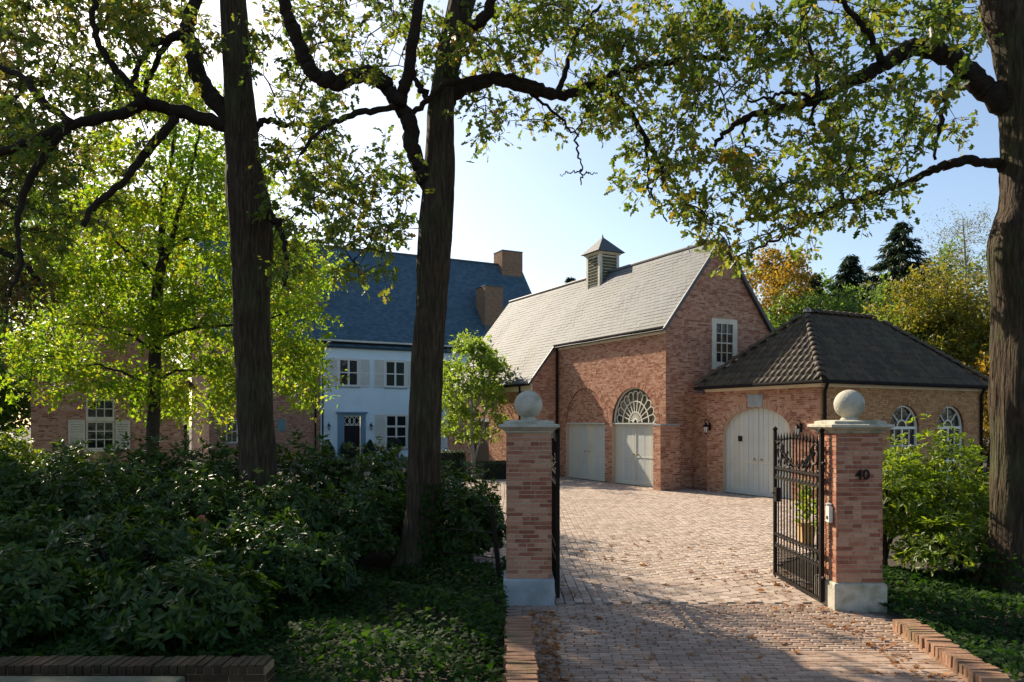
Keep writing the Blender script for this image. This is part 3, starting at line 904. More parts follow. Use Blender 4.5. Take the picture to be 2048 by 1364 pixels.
m = MB(); FD.box(m, D2[0] - .1, D2[1] + .1, DT, DT + 1.4, -.62, -.6); o = m.build('black_backing', M['dark']); o.parent = fan; o.location = (0, 0, 0)  # black board stands for the unlit garage behind the fanlight

window(garage, FG, gw0, gw1, gz0, gz1, 3, 4, fw=.21, mw=.026, recess=.05, paint='cream', head=2)
# doorway in the wing
m = MB(); FW.box(m, dw0, dw1, 0, 2.3, -.25, -.15); m.build('side_door', M['brown_door'], garage)
m = MB(); FW.box(m, dw0 - .06, dw1 + .06, 2.28, 2.42, -.1, .03); m.build('door_lintel', M['stone_b'], garage)
m = MB(); FW.box(m, S1 - .0, dw0 - .1, 0, .3, .012, .09); m.build('stone_plinth', M['stone_b'], garage)
# cornice boards
m = MB()
m.box(-.055, .006, .01, S1 - .03, 5.24, 5.47); m.box(-.10, -.0, .0, S1 - .03, 5.40, 5.475)
m.build('cornice', M['cream'], garage)
m = MB(); zc = GE + SL * (WO - .08)
m.box(WO - .05, WO + .01, S1 - .02, GS, zc - .38, zc - .10); m.box(WO - .10, WO, S1 - .02, GS, zc - .16, zc - .09)
m.build('cornice', M['cream'], garage)
# gutters and downpipes
m = MB(); m.tube([(-.17, -.05, 5.42), (-.17, S1, 5.42)], .055, 8); m.build('gutter', M['gutter'], garage)
m = MB(); m.tube([(WO - .18, S1 - .02, zc - .13), (WO - .18, GS, zc - .13)], .055, 8); m.build('gutter', M['gutter'], garage)
m = MB(); m.tube([(-.11, S1 - .12, 5.40), (-.10, S1 - .12, 5.2), (-.10, S1 - .12, 0)], .045, 8); m.build('downpipe', M['gutter'], garage)
m = MB(); m.tube([(WO - .10, S1 + .9, zc - .15), (WO - .08, S1 + .9, zc - .4), (WO - .08, S1 + .9, 0)], .04, 8); m.build('downpipe', M['gutter'], garage)
# roof deck + slates (near slope), verge, ridge, far slope
Ov = .16
def gz(w): return GE + SL * w
dk = MB()
e0 = -Ov; e1 = WO - .14
def valley(z): return GS + .08
dk.poly([(e0, -.10, gz(e0)), (e0, S1 - .02, gz(e0)), (e1, S1 - .02, gz(e1)), (e1, GS + .08, gz(e1)), (GR, valley(gz(GR)), gz(GR)), (GR, -.10, gz(GR))])
dk.quad((GR, -.10, gz(GR)), (GR, GS + .08, gz(GR)), (GW + Ov, GS + .08, gz(e0)), (GW + Ov, -.10, gz(e0)))
for pts in ([(e0, S1 - .02), (e0, -.10)], [(e1, GS + .08), (e1, S1 - .02)]):
    (wa, sa), (wb, sb) = pts
    dk.quad((wa, sa, gz(wa)), (wb, sb, gz(wb)), (wb + .10, sb, gz(wb) - .07), (wa + .10, sa, gz(wa) - .07))
dk.build('roof_deck', M['slate'], garage)
EX = .17
def iv_roof(b):
    w = e1 + b * CS
    z = gz(w)
    sa = S1 - .03 if w < e0 else -.11
    return [(sa, valley(z) - .02)]
nr = int((GR - e1) / CS / EX)
slates(garage, (e1, 0, gz(e1)), (0, 1, 0), (CS, 0, SN), (-SN, 0, CS), nr, EX, iv_roof, .24, M['slate'], ('slate', 'g'), 300)
m = MB()
for sgn in (0, 1):
    a = Vector((e0 - .02 if not sgn else GW + Ov + .02, -.13, gz(e0 - .02) - .02)); b = Vector((GR, -.13, gz(GR) + .03))
    dv = (b - a); L = dv.length; dv.normalize()
    m.obox((a + b) / 2, dv * L / 2, Vector((0, .035, 0)), dv.cross(Vector((0, 1, 0))) * .055)
m.build('verge', M['lead'], garage)
a = Vector((e1 - .02, S1 - .045, gz(e1 - .02) - .01)); b = Vector((e0, S1 - .045, gz(e0) + .0)); dv = b - a; L = dv.length; dv.normalize()
MB().obox((a + b) / 2, dv * L / 2, Vector((0, .03, 0)), dv.cross(Vector((0, 1, 0))) * .05).build('verge', M['lead'], garage)
m = MB(); m.tube([(GR, -.12, gz(GR) + .01), (GR, GS + .08, gz(GR) + .01)], .075, 8); m.build('ridge_cap', M['lead'], garage)

# cupola on the ridge
cs = 7.15; cz = gz(GR)
cup = MB().loft(GR, cs, .46, .46, [(0, cz - 1.0), (0, cz + .72)]).build('cupola', M['cream'], garage)
def sub(mb, name, mm, par, smooth=False):
    o = mb.build(name, mm, None, smooth); o.parent = par; o.location = (0, 0, 0); return o
m = MB()
for sx, sy in ((-1, -1), (1, -1), (1, 1), (-1, 1)):
    m.box(GR + sx * .44 - .07, GR + sx * .44 + .07, cs + sy * .44 - .07, cs + sy * .44 + .07, cz - .9, cz + .78)
sub(m, 'corner_posts', M['cream'], cup)
sub(MB().loft(GR, cs, .52, .52, [(0, cz + .76), (.05, cz + .80), (.06, cz + .86)]), 'cornice', M['cream'], cup)
for k in range(9):
    zz = cz - .42 + k * .13
    for f in (Face('w', GR - .46), Face('s', cs - .46)):
        c = cs if f.k == 'w' else GR
        ax, nn = f.axis()
        l = MB().obox(Vector(f.pt(c, zz, .025)), ax * .37, (Vector((0, 0, .8)) - nn * .6) * .055, (nn * .8 + Vector((0, 0, .6))) * .008)
        sub(l, 'slat', M['stone_g'], cup)
m = MB(); ap = (GR, cs, cz + 1.62); q = .70; zz = cz + .865
cr = [(GR - q, cs - q, zz), (GR + q, cs - q, zz), (GR + q, cs + q, zz), (GR - q, cs + q, zz)]
for i in range(4): m.poly([cr[i], cr[(i + 1) % 4], ap])
m.poly(cr[::-1]); sub(m, 'cupola_roof', M['slate'], cup)
sub(MB().lathe(GR, cs, [(.06, cz + 1.52), (.03, cz + 1.64), (.001, cz + 1.76)], 8), 'finial', M['lead'], cup)

# ================================================================== MAIN HOUSE
house = building('main_house', "pale blue rendered house with steep blue slate roof behind the shrubs", 'house', -4.0, MS)
FF = Face('s', MS)
W_L = hit_s(MS, 642)[0]                         # left end of the rendered front
W_R = 10.6
HL = -11.6
W_F = 3.4                                        # right end of the rendered front
def wf(px): return hit_s(MS, px)[0]
def zf(px, py): return zat(py, hit_s(MS, px)[1])
wins = []
UZ0, UZ1 = zf(745, 774), zf(745, 719)
LZ0, LZ1 = zf(790, 897), zf(790, 829)
U1 = (wf(677), wf(718)); U2 = (wf(770), wf(812)); LW = (wf(771), wf(815))
DR = (wf(688), wf(721)); DRZ = zf(705, 832)
U3 = (U2[0] + 4.0, U2[1] + 4.0); L3 = (LW[0] + 4.0, LW[1] + 4.0)
holes = [(U1, UZ0, UZ1), (U2, UZ0, UZ1), (U3, UZ0, UZ1), (LW, LZ0, LZ1), (L3, LZ0, LZ1), (DR, 0, DRZ)]
m = MB()
zs = sorted({0.0, ME_ - .02} | {h for _, a, b in holes for h in (a, b)})
for za, zb in zip(zs[:-1], zs[1:]):
    iv = [(W_L, W_R)]
    for (a, b), p, q in holes:
        if p <= (za + zb) / 2 <= q: iv = cut(iv, a, b)
    for a, b in iv: m.quad(FF.pt(a, za), FF.pt(b, za), FF.pt(b, zb), FF.pt(a, zb))
m.quad((W_L, MS, 0), (W_L, MS, ME_), (W_L, MS + .2, ME_), (W_L, MS + .2, 0))
m.build('rendered_front', M['render'], house)
window(house, FF, U1[0], U1[1], UZ0, UZ1, 2, 2, fw=.11, mw=.065, recess=.07, split=1)
window(house, FF, U2[0], U2[1], UZ0, UZ1, 2, 2, fw=.11, mw=.065, recess=.07, split=1)
window(house, FF, U3[0], U3[1], UZ0, UZ1, 2, 2, fw=.11, mw=.065, recess=.07, split=1)
window(house, FF, LW[0], LW[1], LZ0, LZ1, 2, 3, fw=.11, mw=.065, recess=.07, split=1, head=2)
window(house, FF, L3[0], L3[1], LZ0, LZ1, 2, 3, fw=.11, mw=.065, recess=.07, split=1, head=2)
sw = wf(742) - wf(721)
for a, b in (U1, U2, U3):
    shutter(house, FF, a - sw - .03, a - .03, UZ0, UZ1); shutter(house, FF, b + .03, b + sw + .03, UZ0, UZ1)
for a, b in (LW, L3):
    shutter(house, FF, a - sw - .03, a - .03, LZ0, LZ1); shutter(house, FF, b + .03, b + sw + .03, LZ0, LZ1)
# front door with surround and lattice transom
dz = zf(705, 851)
m = MB(); FF.box(m, DR[0], DR[1], 0, dz, -.16, -.11)
fd = m.build('front_door', M['black_door'], house)
for (p, q) in ((.15, .8), (.95, 1.55), (1.65, dz - .12)):
    for (a, b) in ((DR[0] + .1, (DR[0] + DR[1]) / 2 - .04), ((DR[0] + DR[1]) / 2 + .04, DR[1] - .1)):
        m = MB(); FF.box(m, a, b, p, q, -.11, -.095); sub(m, 'panel', M['black_door'], fd)
sub(MB().lathe(DR[0] + .08, MS + .07, [(.0, 1.0), (.035, 1.02), (.035, 1.06), (.0, 1.08)], 10), 'knob', M['brass'], fd)
m = MB(); FF.box(m, DR[0], DR[1], dz, dz + .05, -.14, -.06); FF.box(m, DR[0], DR[1], DRZ - .04, DRZ, -.14, -.06)
tc_ = (DR[0] + DR[1]) / 2; tw = (DR[1] - DR[0])
for k in (-1, 0, 1):
    ca = tc_ + k * tw * .28; cz_ = (dz + DRZ) / 2; hh = (DRZ - dz) / 2 - .03; ww = tw * .2
    for s1, s2 in ((-1, 1), (1, 1), (1, -1), (-1, -1)):
        p0 = Vector(FF.pt(ca + s1 * ww, cz_, -.09)); p1 = Vector(FF.pt(ca, cz_ + s2 * hh, -.09)); dv = p1 - p0; L = dv.length; dv.normalize()
        m.obox((p0 + p1) / 2, dv * L / 2, dv.cross(Vector((0, 1, 0))) * .02, Vector((0, .015, 0)))
tr = m.build('transom_light', M['white'], house)
m = MB(); FF.box(m, DR[0], DR[1], dz + .05, DRZ - .04, -.13, -.12); sub(m, 'pane', M['glass'], tr)
m = MB(); a0, a1 = wf(675), wf(731)
FF.box(m, a0, DR[0] - .001, 0, DRZ + .02, -.05, .06); FF.box(m, DR[1] + .001, a1, 0, DRZ + .02, -.05, .06)
FF.box(m, a0, a1, DRZ + .021, DRZ + .16, -.02, .07); FF.box(m, a0 - .1, a1 + .1, DRZ + .161, DRZ + .25, -.02, .16)
FF.box(m, a0 - .02, DR[0] - .05, 0, .35, .061, .09); FF.box(m, DR[1] + .05, a1 + .02, 0, .35, .061, .09)
m.build('door_surround', M['blue_trim'], house)
# cornice, gutter, pipes
m = MB(); FF.box(m, W_L, W_R, ME_ - .42, ME_ - .02, .003, .05); FF.box(m, W_L, W_R, ME_ - .16, ME_ - .03, .051, .12); m.build('cornice', M['cream'], house)
m = MB(); m.tube([(HL, MS - .30, ME_ - .22), (W_R, MS - .30, ME_ - .22)], .06, 8); m.build('gutter', M['gutter'], house)
wd_ = wf(645)
m = MB(); m.tube([(wd_, MS - .28, ME_ - .25), (wd_, MS - .07, ME_ - .5), (wd_, MS - .07, 0)], .045, 8); m.build('downpipe', M['gutter'], house)
wd_ = wf(632)
m = MB(); m.tube([(wd_, MS - .20, ME_ - .25), (wd_, MS + .12, ME_ - .5), (wd_, MS + .12, 0)], .045, 8); m.build('downpipe', M['gutter'], house)
# brick part to the left of the render
bw = Brickwork(house)
FBk = Face('s', MS + .2)
wsg = (hit_s(MS + .2, 452)[0], hit_s(MS + .2, 476)[0])
wz = (1.1, 2.4)
bw.wall(FBk, 0, ME_ - .1, lambda z: cut([(HL, W_L)], *wsg) if wz[0] < z < wz[1] else [(HL, W_L)])
window(house, FBk, wsg[0], wsg[1], wz[0], wz[1], 2, 2, fw=.07, recess=.06)
# left gable (hidden by trees) and right gable
for face, sg in ((Face('w', HL, -1), -1), (Face('w', W_R, 1), 1)):
    def ivg(z):
        mm = max(0.0, (z - ME_ + .05) / SL)
        return [(MS + .2 + mm, MS + 2 * MD - mm)]
    bw.wall(face, 0 if sg < 0 else 5.0, ME_ + SL * MD - .2, ivg)
# chimneys
def chimney(root_bw, w0, w1, s0, s1, z0, z1, label):
    c = MB().box(w0 + .01, w1 - .01, s0 + .01, s1 - .01, z0, z1 - .02).build('chimney', M['mortar'], house)
    c['label'] = label
    b2 = Brickwork(house); b2.root = house
    for f, lo, hi in ((Face('s', s0 + .008), w0, w1), (Face('w', w0 + .008), s0, s1), (Face('w', w1 - .008, 1), s0, s1)):
        b2.wall(f, z0, z1, lambda z: [(lo, hi)])
    mb = MB()
    for pri, cc, s_, rot in b2.items:
        mb.box(cc[0] - s_[0] / 2, cc[0] + s_[0] / 2, cc[1] - s_[1] / 2, cc[1] + s_[1] / 2, cc[2] - s_[2] / 2, cc[2] + s_[2] / 2)
    stuff(sub(mb, 'brickwork', M['brick_k'], c))
    sub(MB().loft((w0 + w1) / 2, (s0 + s1) / 2, (w1 - w0) / 2, (s1 - s0) / 2, [(.0, z1), (.02, z1 + .01), (.02, z1 + .07), (-.1, z1 + .09)]), 'chimney_cap', M['lead'], c)
    sub(MB().loft((w0 + w1) / 2, (s0 + s1) / 2, (w1 - w0) / 2, (s1 - s0) / 2, [(.05, z0 - .3), (.05, z0 + .25), (.015, z0 + .35)]), 'lead_flashing', M['lead'], c)
RZ = ME_ + SL * MD
chimney(bw, 8.77, 10.46, MS + MD - .7, MS + MD + .7, RZ - 1.2, RZ + .92, "chimney on the right end of the main ridge")
chimney(bw, 5.65, 7.0, 25.5, 26.95, 8.4, 11.35, "chimney in front of the ridge beside the garage roof")
wl = hit_s(26.4, 612)[0]
chimney(bw, wl - .65, wl + .65, 25.8, 27.1, 8.6, 11.4, "chimney half hidden by leaves on the left")
bw.finish(300)
m = MB(); m.box(wf(556), wf(572), MS + .165, MS + .19, 1.75, 2.42); m.build('wall_plaque', M['verdigris'], house)
# roof
Oh = .34
def mz(s): return ME_ + SL * (s - MS)
m = MB()
e = MS - Oh
m.quad((HL - .1, e, mz(e)), (W_R + .06, e, mz(e)), (W_R + .06, MS + MD, RZ), (HL - .1, MS + MD, RZ))
m.quad((HL - .1, MS + MD, RZ), (W_R + .06, MS + MD, RZ), (W_R + .06, MS + 2 * MD + Oh, mz(e)), (HL - .1, MS + 2 * MD + Oh, mz(e)))
m.quad((HL - .1, e, mz(e)), (W_R + .06, e, mz(e)), (W_R + .06, e + .2, mz(e) - .08), (HL - .1, e + .2, mz(e) - .08))
m.build('roof_deck', M['slate_b'], house)
def iv_m(b):
    z = mz(e + b * CS)
    return [(HL - .1, W_R + .06)]
slates(house, (0, e, mz(e)), (1, 0, 0), (0, CS, SN), (0, -SN, CS), int((MS + MD - e) / CS / .17), .17, iv_m, .26, M['slate_b'], ('slate', 'm'), 0)
m = MB(); m.tube([(HL - .1, MS + MD, RZ + .02), (W_R + .06, MS + MD, RZ + .02)], .08, 8); m.build('ridge_cap', M['lead'], house)
m = MB(); m.box(W_L - .02, W_F, MS - .6, MS - .05, 0, .14); m.build('door_step', M['stone_b'], house)

# ================================================================== ORANGERY (hipped pantile roof)
AX0, AX1, AS0, AS1 = .90, 8.36, -5.50, -1.0
AZ = 3.30
ann = building('orangery', "low brick outbuilding with hipped dark pantile roof, arched doors and arched windows", 'outbuilding', (AX0 + AX1) / 2, AS0)
bw = Brickwork(ann)
F1 = Face('w', AX0)
F2 = Face('s', AS0)
d0, d1 = -4.50, -1.72
dc, dh = (d0 + d1) / 2, (d1 - d0) / 2
dsp, dry = 1.90, .80
def iv_a(z):
    iv = [(AS0, AS1)]
    if z < dsp: iv = cut(iv, d0, d1)
    elif z < dsp + dry + .2:
        q = 1 - ((z - dsp) / (dry + .2)) ** 2
        hh = (dh + .2) * math.sqrt(max(0, q)); iv = cut(iv, dc - hh, dc + hh)
    return iv
bw.wall(F1, 0, AZ - .06, iv_a, pri=-3)
bw.arch(F1, dc, dsp, dh, .2, ry=dry, n=44)
bw.wall(Face('w', 1.16), 0, AZ - .06, lambda z: [(AS1, -.002)])
bw.wall(Face('s', AS1, 1), 0, AZ - .06, lambda z: [(AX0, 1.16)])
# windows in the long wall
wa = []
for pa, pb in ((1780, 1838), (1876, 1926)):
    q0, q1 = hit_s(AS0, pa)[0], hit_s(AS0, pb)[0]
    wa.append((q0, q1))
wr = (wa[0][1] - wa[0][0]) / 2
wsp = 2.10
def iv_b(z):
    iv = [(AX0, AX1)]
    for q0, q1 in wa:
        c, r = (q0 + q1) / 2, wr + .12
        if .55 < z < wsp: iv = cut(iv, c - wr, c + wr)
        elif wsp <= z < wsp + r:
            hh = math.sqrt(r * r - (z - wsp) ** 2); iv = cut(iv, c - hh, c + hh)
    return iv
bw2 = Brickwork(ann, 'brick_y', 'mortar_d', name='brick')
bw2.wall(F2, 0, AZ - .06, iv_b)
for q0, q1 in wa: bw2.arch(F2, (q0 + q1) / 2, wsp, wr, .12, n=28)
bw.finish(240)
bw2.finish(60)
for (q0, q1), lb in zip(wa, ("arched window nearer the corner", "arched window nearer the oak trunk")):
    c = (q0 + q1) / 2
    m = MB()
    dA, dB = -.14, -.07
    F2.box(m, c - wr, c - wr + .07, .55, wsp, dA, dB); F2.box(m, c + wr - .07, c + wr, .55, wsp, dA, dB)
    F2.box(m, c - wr, c + wr, .55, .63, dA, dB + .001); F2.box(m, c - wr, c + wr, wsp - .05, wsp + .03, dA, dB + .003)
    F2.box(m, c - .035, c + .035, .6, wsp, dA, dB - .01)
    for a in (c - wr / 2, c + wr / 2): F2.box(m, a - .014, a + .014, .6, wsp, dA + .01, dB - .02)
    for z in (1.05, 1.55): F2.box(m, c - wr, c + wr, z - .014, z + .014, dA + .01, dB - .022)
    ring(m, F2, c, wsp, wr - .06, wr + .005, dA, dB)
    ring(m, F2, c, wsp, .20, .235, dA + .01, dB - .02)
    for t in (math.pi / 4, math.pi / 2, 3 * math.pi / 4):
        ax, nn = F2.axis(); dv = ax * math.cos(t) + Vector((0, 0, math.sin(t)))
        p = Vector(F2.pt(c, wsp, -.11)); m.obox(p + dv * (.22 + wr) / 2, dv * (wr - .22) / 2, dv.cross(nn) * .014, nn * .015)
    w = m.build('window', M['white'], ann); w['label'] = lb
    m = MB(); F2.box(m, c - wr, c - .001, .57, wsp, -.125, -.118); sub(m, 'pane', M['glass'], w)
    m = MB(); F2.box(m, c + .001, c + wr, .57, wsp, -.125, -.118); sub(m, 'pane', M['glass'], w)
    m = MB(); m.poly([F2.pt(c + wr * math.cos(math.pi * k / 16), wsp + .001 + wr * math.sin(math.pi * k / 16), -.12) for k in range(17)]); sub(m, 'pane', M['glass'], w)
    m = MB(); F2.box(m, c - wr - .2, c + wr + .2, .4, wsp + wr + .2, -.5, -.48); sub(m, 'black_backing', M['dark'], w)  # black board painted as the unlit inside
    m = MB(); F2.box(m, c - wr - .05, c + wr + .05, .47, .548, -.1, .05); sub(m, 'sill', M['stone_b'], w)
    m = MB(); F2.box(m, c - wr - .012, c - wr - .001, .55, wsp, -.16, -.003); F2.box(m, c + wr + .001, c + wr + .012, .55, wsp, -.16, -.003); sub(m, 'reveal', M['mortar_d'], w)
# arched door
def atop(a):
    q = 1 - ((a - dc) / dh) ** 2
    return dsp + dry * math.sqrt(max(0, q)) - .004
plank_door(ann, F1, d0, d1, atop, .12, 'arched_door', 14, "tall arched double door of pale planks", .14)
m = MB(); m.poly([F1.pt(d0, .02, -.15)] + [F1.pt(d0 + (d1 - d0) * k / 24, atop(d0 + (d1 - d0) * k / 24), -.15) for k in range(25)] + [F1.pt(d1, .02, -.15)]); m.build('door_backing', M['door'], ann)
m = MB(); F1.box(m, -2.44, -2.29, 1.66, 1.83, -.13, -.09); m.build('letter_slot', M['iron'], ann)
m = MB()
kx = dc
m.poly([F1.pt(kx - .27, 2.72, .03), F1.pt(kx + .27, 2.72, .03), F1.pt(kx + .33, 3.10, .03), F1.pt(kx - .33, 3.10, .03)])
A_ = [(kx - .27, 2.72), (kx + .27, 2.72), (kx + .33, 3.10), (kx - .33, 3.10)]
for i in range(4):
    p, q = A_[i], A_[(i + 1) % 4]; m.quad(F1.pt(*p, .03), F1.pt(*p, -.03), F1.pt(*q, -.03), F1.pt(*q, .03))
m.build('keystone', M['stone_b'], ann)
m = MB()
for k in range(24):
    p, q = d0 + (d1 - d0) * k / 24, d0 + (d1 - d0) * (k + 1) / 24
    m.quad(F1.pt(p, atop(p) + .005, -.16), F1.pt(q, atop(q) + .005, -.16), F1.pt(q, atop(q) + .005, 0), F1.pt(p, atop(p) + .005, 0))
for a in (d0, d1): m.quad(F1.pt(a, 0, -.16), F1.pt(a, dsp, -.16), F1.pt(a, dsp, 0), F1.pt(a, 0, 0))
m.build('door_reveal', M['mortar'], ann)
# remaining walls out of sight
MB().quad((AX1, AS0, 0), (AX1, AS1, 0), (AX1, AS1, AZ), (AX1, AS0, AZ)).build('rear_wall', M['brick_y'], ann)
# cornice + gutter
m = MB(); m.loft((AX0 + AX1) / 2, (AS0 + AS1) / 2, (AX1 - AX0) / 2, (AS1 - AS0) / 2, [(.012, AZ - .06), (.05, AZ - .05), (.06, AZ + .02), (.12, AZ + .06), (.16, AZ + .10)]); m.build('cornice', M['cream'], ann)
eo = .27
x0, x1, y0, y1 = AX0 - eo, AX1 + eo, AS0 - eo, AS1 + eo
ze = AZ + .10
ym = (y0 + y1) / 2
rise = 2.28
run = (y1 - y0) / 2 * .93
rx0, rx1 = x0 + run, x1 - run
zr = ze + rise
m = MB(); m.tube([(x0 - .02, y1, ze - .03), (x0 - .02, y0 - .02, ze - .03), (x1, y0 - .02, ze - .03)], .055, 8); m.build('gutter', M['gutter'], ann)
m = MB(); m.tube([(AX0 + .10, AS0 - .16, ze - .05), (AX0 + .10, AS0 - .07, ze - .3), (AX0 + .10, AS0 - .07, 0)], .045, 8); m.build('downpipe', M['gutter'], ann)
m = MB(); m.tube([(AX1 - .10, AS0 - .16, ze - .05), (AX1 - .10, AS0 - .07, ze - .3), (AX1 - .10, AS0 - .07, 0)], .045, 8); m.build('downpipe', M['gutter'], ann)
m = MB()
P = [(x0, y0, ze), (x1, y0, ze), (x1, y1, ze), (x0, y1, ze), (rx0, ym, zr), (rx1, ym, zr)]
for f in ((3, 0, 4), (0, 1, 5, 4), (1, 2, 5), (2, 3, 4, 5), (3, 2, 1, 0)): m.poly([P[i] for i in f])
m.build('roof_deck', M['pantile'], ann)
# pantiles: S-profile tiles
def tile_mesh(tw, tl):
    mb = MB(); nn_ = 8
    prof = []
    for k in range(nn_ + 1):
        u = k / nn_
        prof.append((-tw * .54 + tw * 1.08 * u, .030 * math.cos(u * 2 * math.pi) * (1 if u > .5 else .75) + .016))
    for yv, dz in ((-.5 * tl, .020), (.62 * tl, -.004)):
        for x, z in prof: mb.v.append((x, yv, z + dz))
    for x, z in prof: mb.v.append((x, -.5 * tl, z - .012))
    k_ = nn_ + 1
    for i in range(nn_):
        mb.f.append((i, i + 1, k_ + i + 1, k_ + i))
        mb.f.append((2 * k_ + i, 2 * k_ + i + 1, i + 1, i))
    return mb.mesh('roof_tile', M['pantile'], True)
TW, TL = .215, .30
tmesh = tile_mesh(TW, TL)
tiles = []
def lay(Oe, A, run_h, La, hipL, hipR):
    """Oe eave start, A unit along the eave; slope goes up; hipL/hipR: inset of the hip per unit of run"""
    Oe, A = Vector(Oe), Vector(A)
    Nh = Vector((-A.y, A.x, 0))             # inward
    B = (Nh * run_h + Vector((0, 0, rise))); sl = B.length; B.normalize()
    N = A.cross(B)
    nrow = int(sl / TL)
    R = Matrix((A, B, N)).transposed()
    for k in range(nrow + 1):
        b = (k + .5) * TL
        if b > sl - .03: b = sl - .1
        fr_ = b / sl
        a0, a1 = hipL * fr_ - .0, La - hipR * fr_ + .0
        ncol = int(La / TW)
        tw_ = La / ncol
        for i in range(ncol):
            a = (i + .5) * tw_
            if a0 + .03 < a < a1 - .03:
                tiles.append((Oe + A * a + B * b + N * .006, R))
lay((x0, y1, ze), (0, -1, 0), run, y1 - y0, (y1 - y0) / 2, (y1 - y0) / 2)
lay((x0, y0, ze), (1, 0, 0), (y1 - y0) / 2, x1 - x0, rx0 - x0, x1 - rx1)
ctr = Vector((0, 0, H))
tiles.sort(key=lambda t: (wp(*t[0]) - ctr).length)
ox = OFF[ann.name]['ox']
for c, R in tiles[:300]:
    o = bpy.data.objects.new('roof_tile', tmesh); COL.objects.link(o); o.parent = ann
    o.location = c + Vector(ox) + Vector((0, 0, random.uniform(-.004, .004)))
    o.rotation_euler = (R @ Matrix.Rotation(random.uniform(-.02, .02), 3, 'Z')).to_euler()
if len(tiles) > 300:
    mb = MB(); tv = [v.co.copy() for v in tmesh.vertices]; tf = [tuple(p.vertices) for p in tmesh.polygons]
    for c, R in tiles[300:]:
        i = len(mb.v); mb.v += [tuple(c + R @ v) for v in tv]; mb.f += [tuple(i + k for k in f) for f in tf]
    stuff(mb.build('roof_tiling', M['pantile'], ann, True))
# hip and ridge tiles
def half_round(a, b, r=.115, L=.30):
    a, b = Vector(a), Vector(b); dv = b - a; n_ = max(1, int(dv.length / L)); dv.normalize()
    side = dv.cross(Vector((0, 0, 1))); side.normalize(); up = side.cross(dv)
    for k in range(n_):
        c = a + dv * (L * k); mb = MB(); i = 0
        for t, rr, lift in ((0, r * 1.12, .03), (L * 1.12, r * .9, .0)):
            for j in range(9):
                an = math.pi * j / 8
                q = c + dv * t + side * (rr * math.cos(an)) + up * (rr * math.sin(an) * .85 + lift - .02); mb.v.append(tuple(q))
        for j in range(9):
            an = math.pi * j / 8; rr = r * 1.12 - .018
            q = c + side * (rr * math.cos(an)) + up * (rr * math.sin(an) * .85 + .01); mb.v.append(tuple(q))
        for j in range(8):
            mb.f.append((j, j + 1, 9 + j + 1, 9 + j)); mb.f.append((18 + j, 18 + j + 1, j + 1, j))
        mb.build('hip_tile', M['pantile'], ann, True)
half_round((x0 - .02, y0 - .02, ze + .05), (rx0, ym, zr + .06))
half_round((x0 - .02, y1 + .02, ze + .05), (rx0, ym, zr + .06))
half_round((x1 + .02, y0 - .02, ze + .05), (rx1, ym, zr + .06))
half_round((rx0 - .1, ym, zr + .07), (rx1 + .1, ym, zr + .07))
MB().lathe(rx0, ym, [(.14, zr + .05), (.12, zr + .14), (.03, zr + .20)], 10).build('hip_cap', M['stone_w'], ann)

# ================================================================== LEFT BRICK WING
LS = 10.5
lw0, lw1 = hit_s(LS, 62)[0], hit_s(LS, 378)[0]
wing = building('garden_wing', "low red brick wing with a shuttered small-paned window behind the maple", 'building', (lw0 + lw1) / 2, LS)
FL = Face('s', LS)
bw = Brickwork(wing)
lY = hit_s(LS, 200)[1]
v0, v1 = hit_s(LS, 172)[0], hit_s(LS, 229)[0]
vz0, vz1 = zat(899, lY), zat(798, lY)
vm = zat(840, lY)
LE = 3.75
lm = (lw0 + lw1) / 2
def iv_l(z):
    q = max(0, (z - LE) / 1.1)
    iv = [(lw0 + q, lw1 - q)]
    if vz0 < z < vz1: iv = cut(iv, v0, v1)
    return iv
bw.wall(FL, 0, LE + 1.1 * (lw1 - lw0) / 2 - .1, iv_l)
bw.wall(Face('w', lw1, 1), 0, LE, lambda z: [(LS, LS + 6)])
bw.wall(Face('w', lw0, -1), 0, LE, lambda z: [(LS, LS + 6)])
bw.finish(120)
window(wing, FL, v0, v1, vz0, vm - .04, 3, 3, fw=.06, recess=.06, paint='cream')
window(wing, FL, v0, v1, vm + .05, vz1, 3, 2, fw=.06, recess=.06, paint='cream', sill=False)
m = MB(); FL.box(m, v0, v1, vm - .04, vm + .05, -.1, .02); m.build('transom', M['cream'], wing)
sw = hit_s(LS, 172)[0] - hit_s(LS, 138)[0]
shutter(wing, FL, v0 - sw - .02, v0 - .03, vz0, vm, 'cream')
shutter(wing, FL, v1 + .03, v1 + sw - .02, vz0, vm, 'cream')
m = MB(); rz_ = LE + 1.1 * (lw1 - lw0) / 2
m.quad((lw0 - .25, LS - .15, LE - .2), (lw0 - .25, LS + 6, LE - .2), (lm, LS + 6, rz_ + .08), (lm, LS - .15, rz_ + .08))
m.quad((lw1 + .25, LS - .15, LE - .2), (lw1 + .25, LS + 6, LE - .2), (lm, LS + 6, rz_ + .08), (lm, LS - .15, rz_ + .08))
m.build('roof_deck', M['slate_b'], wing)

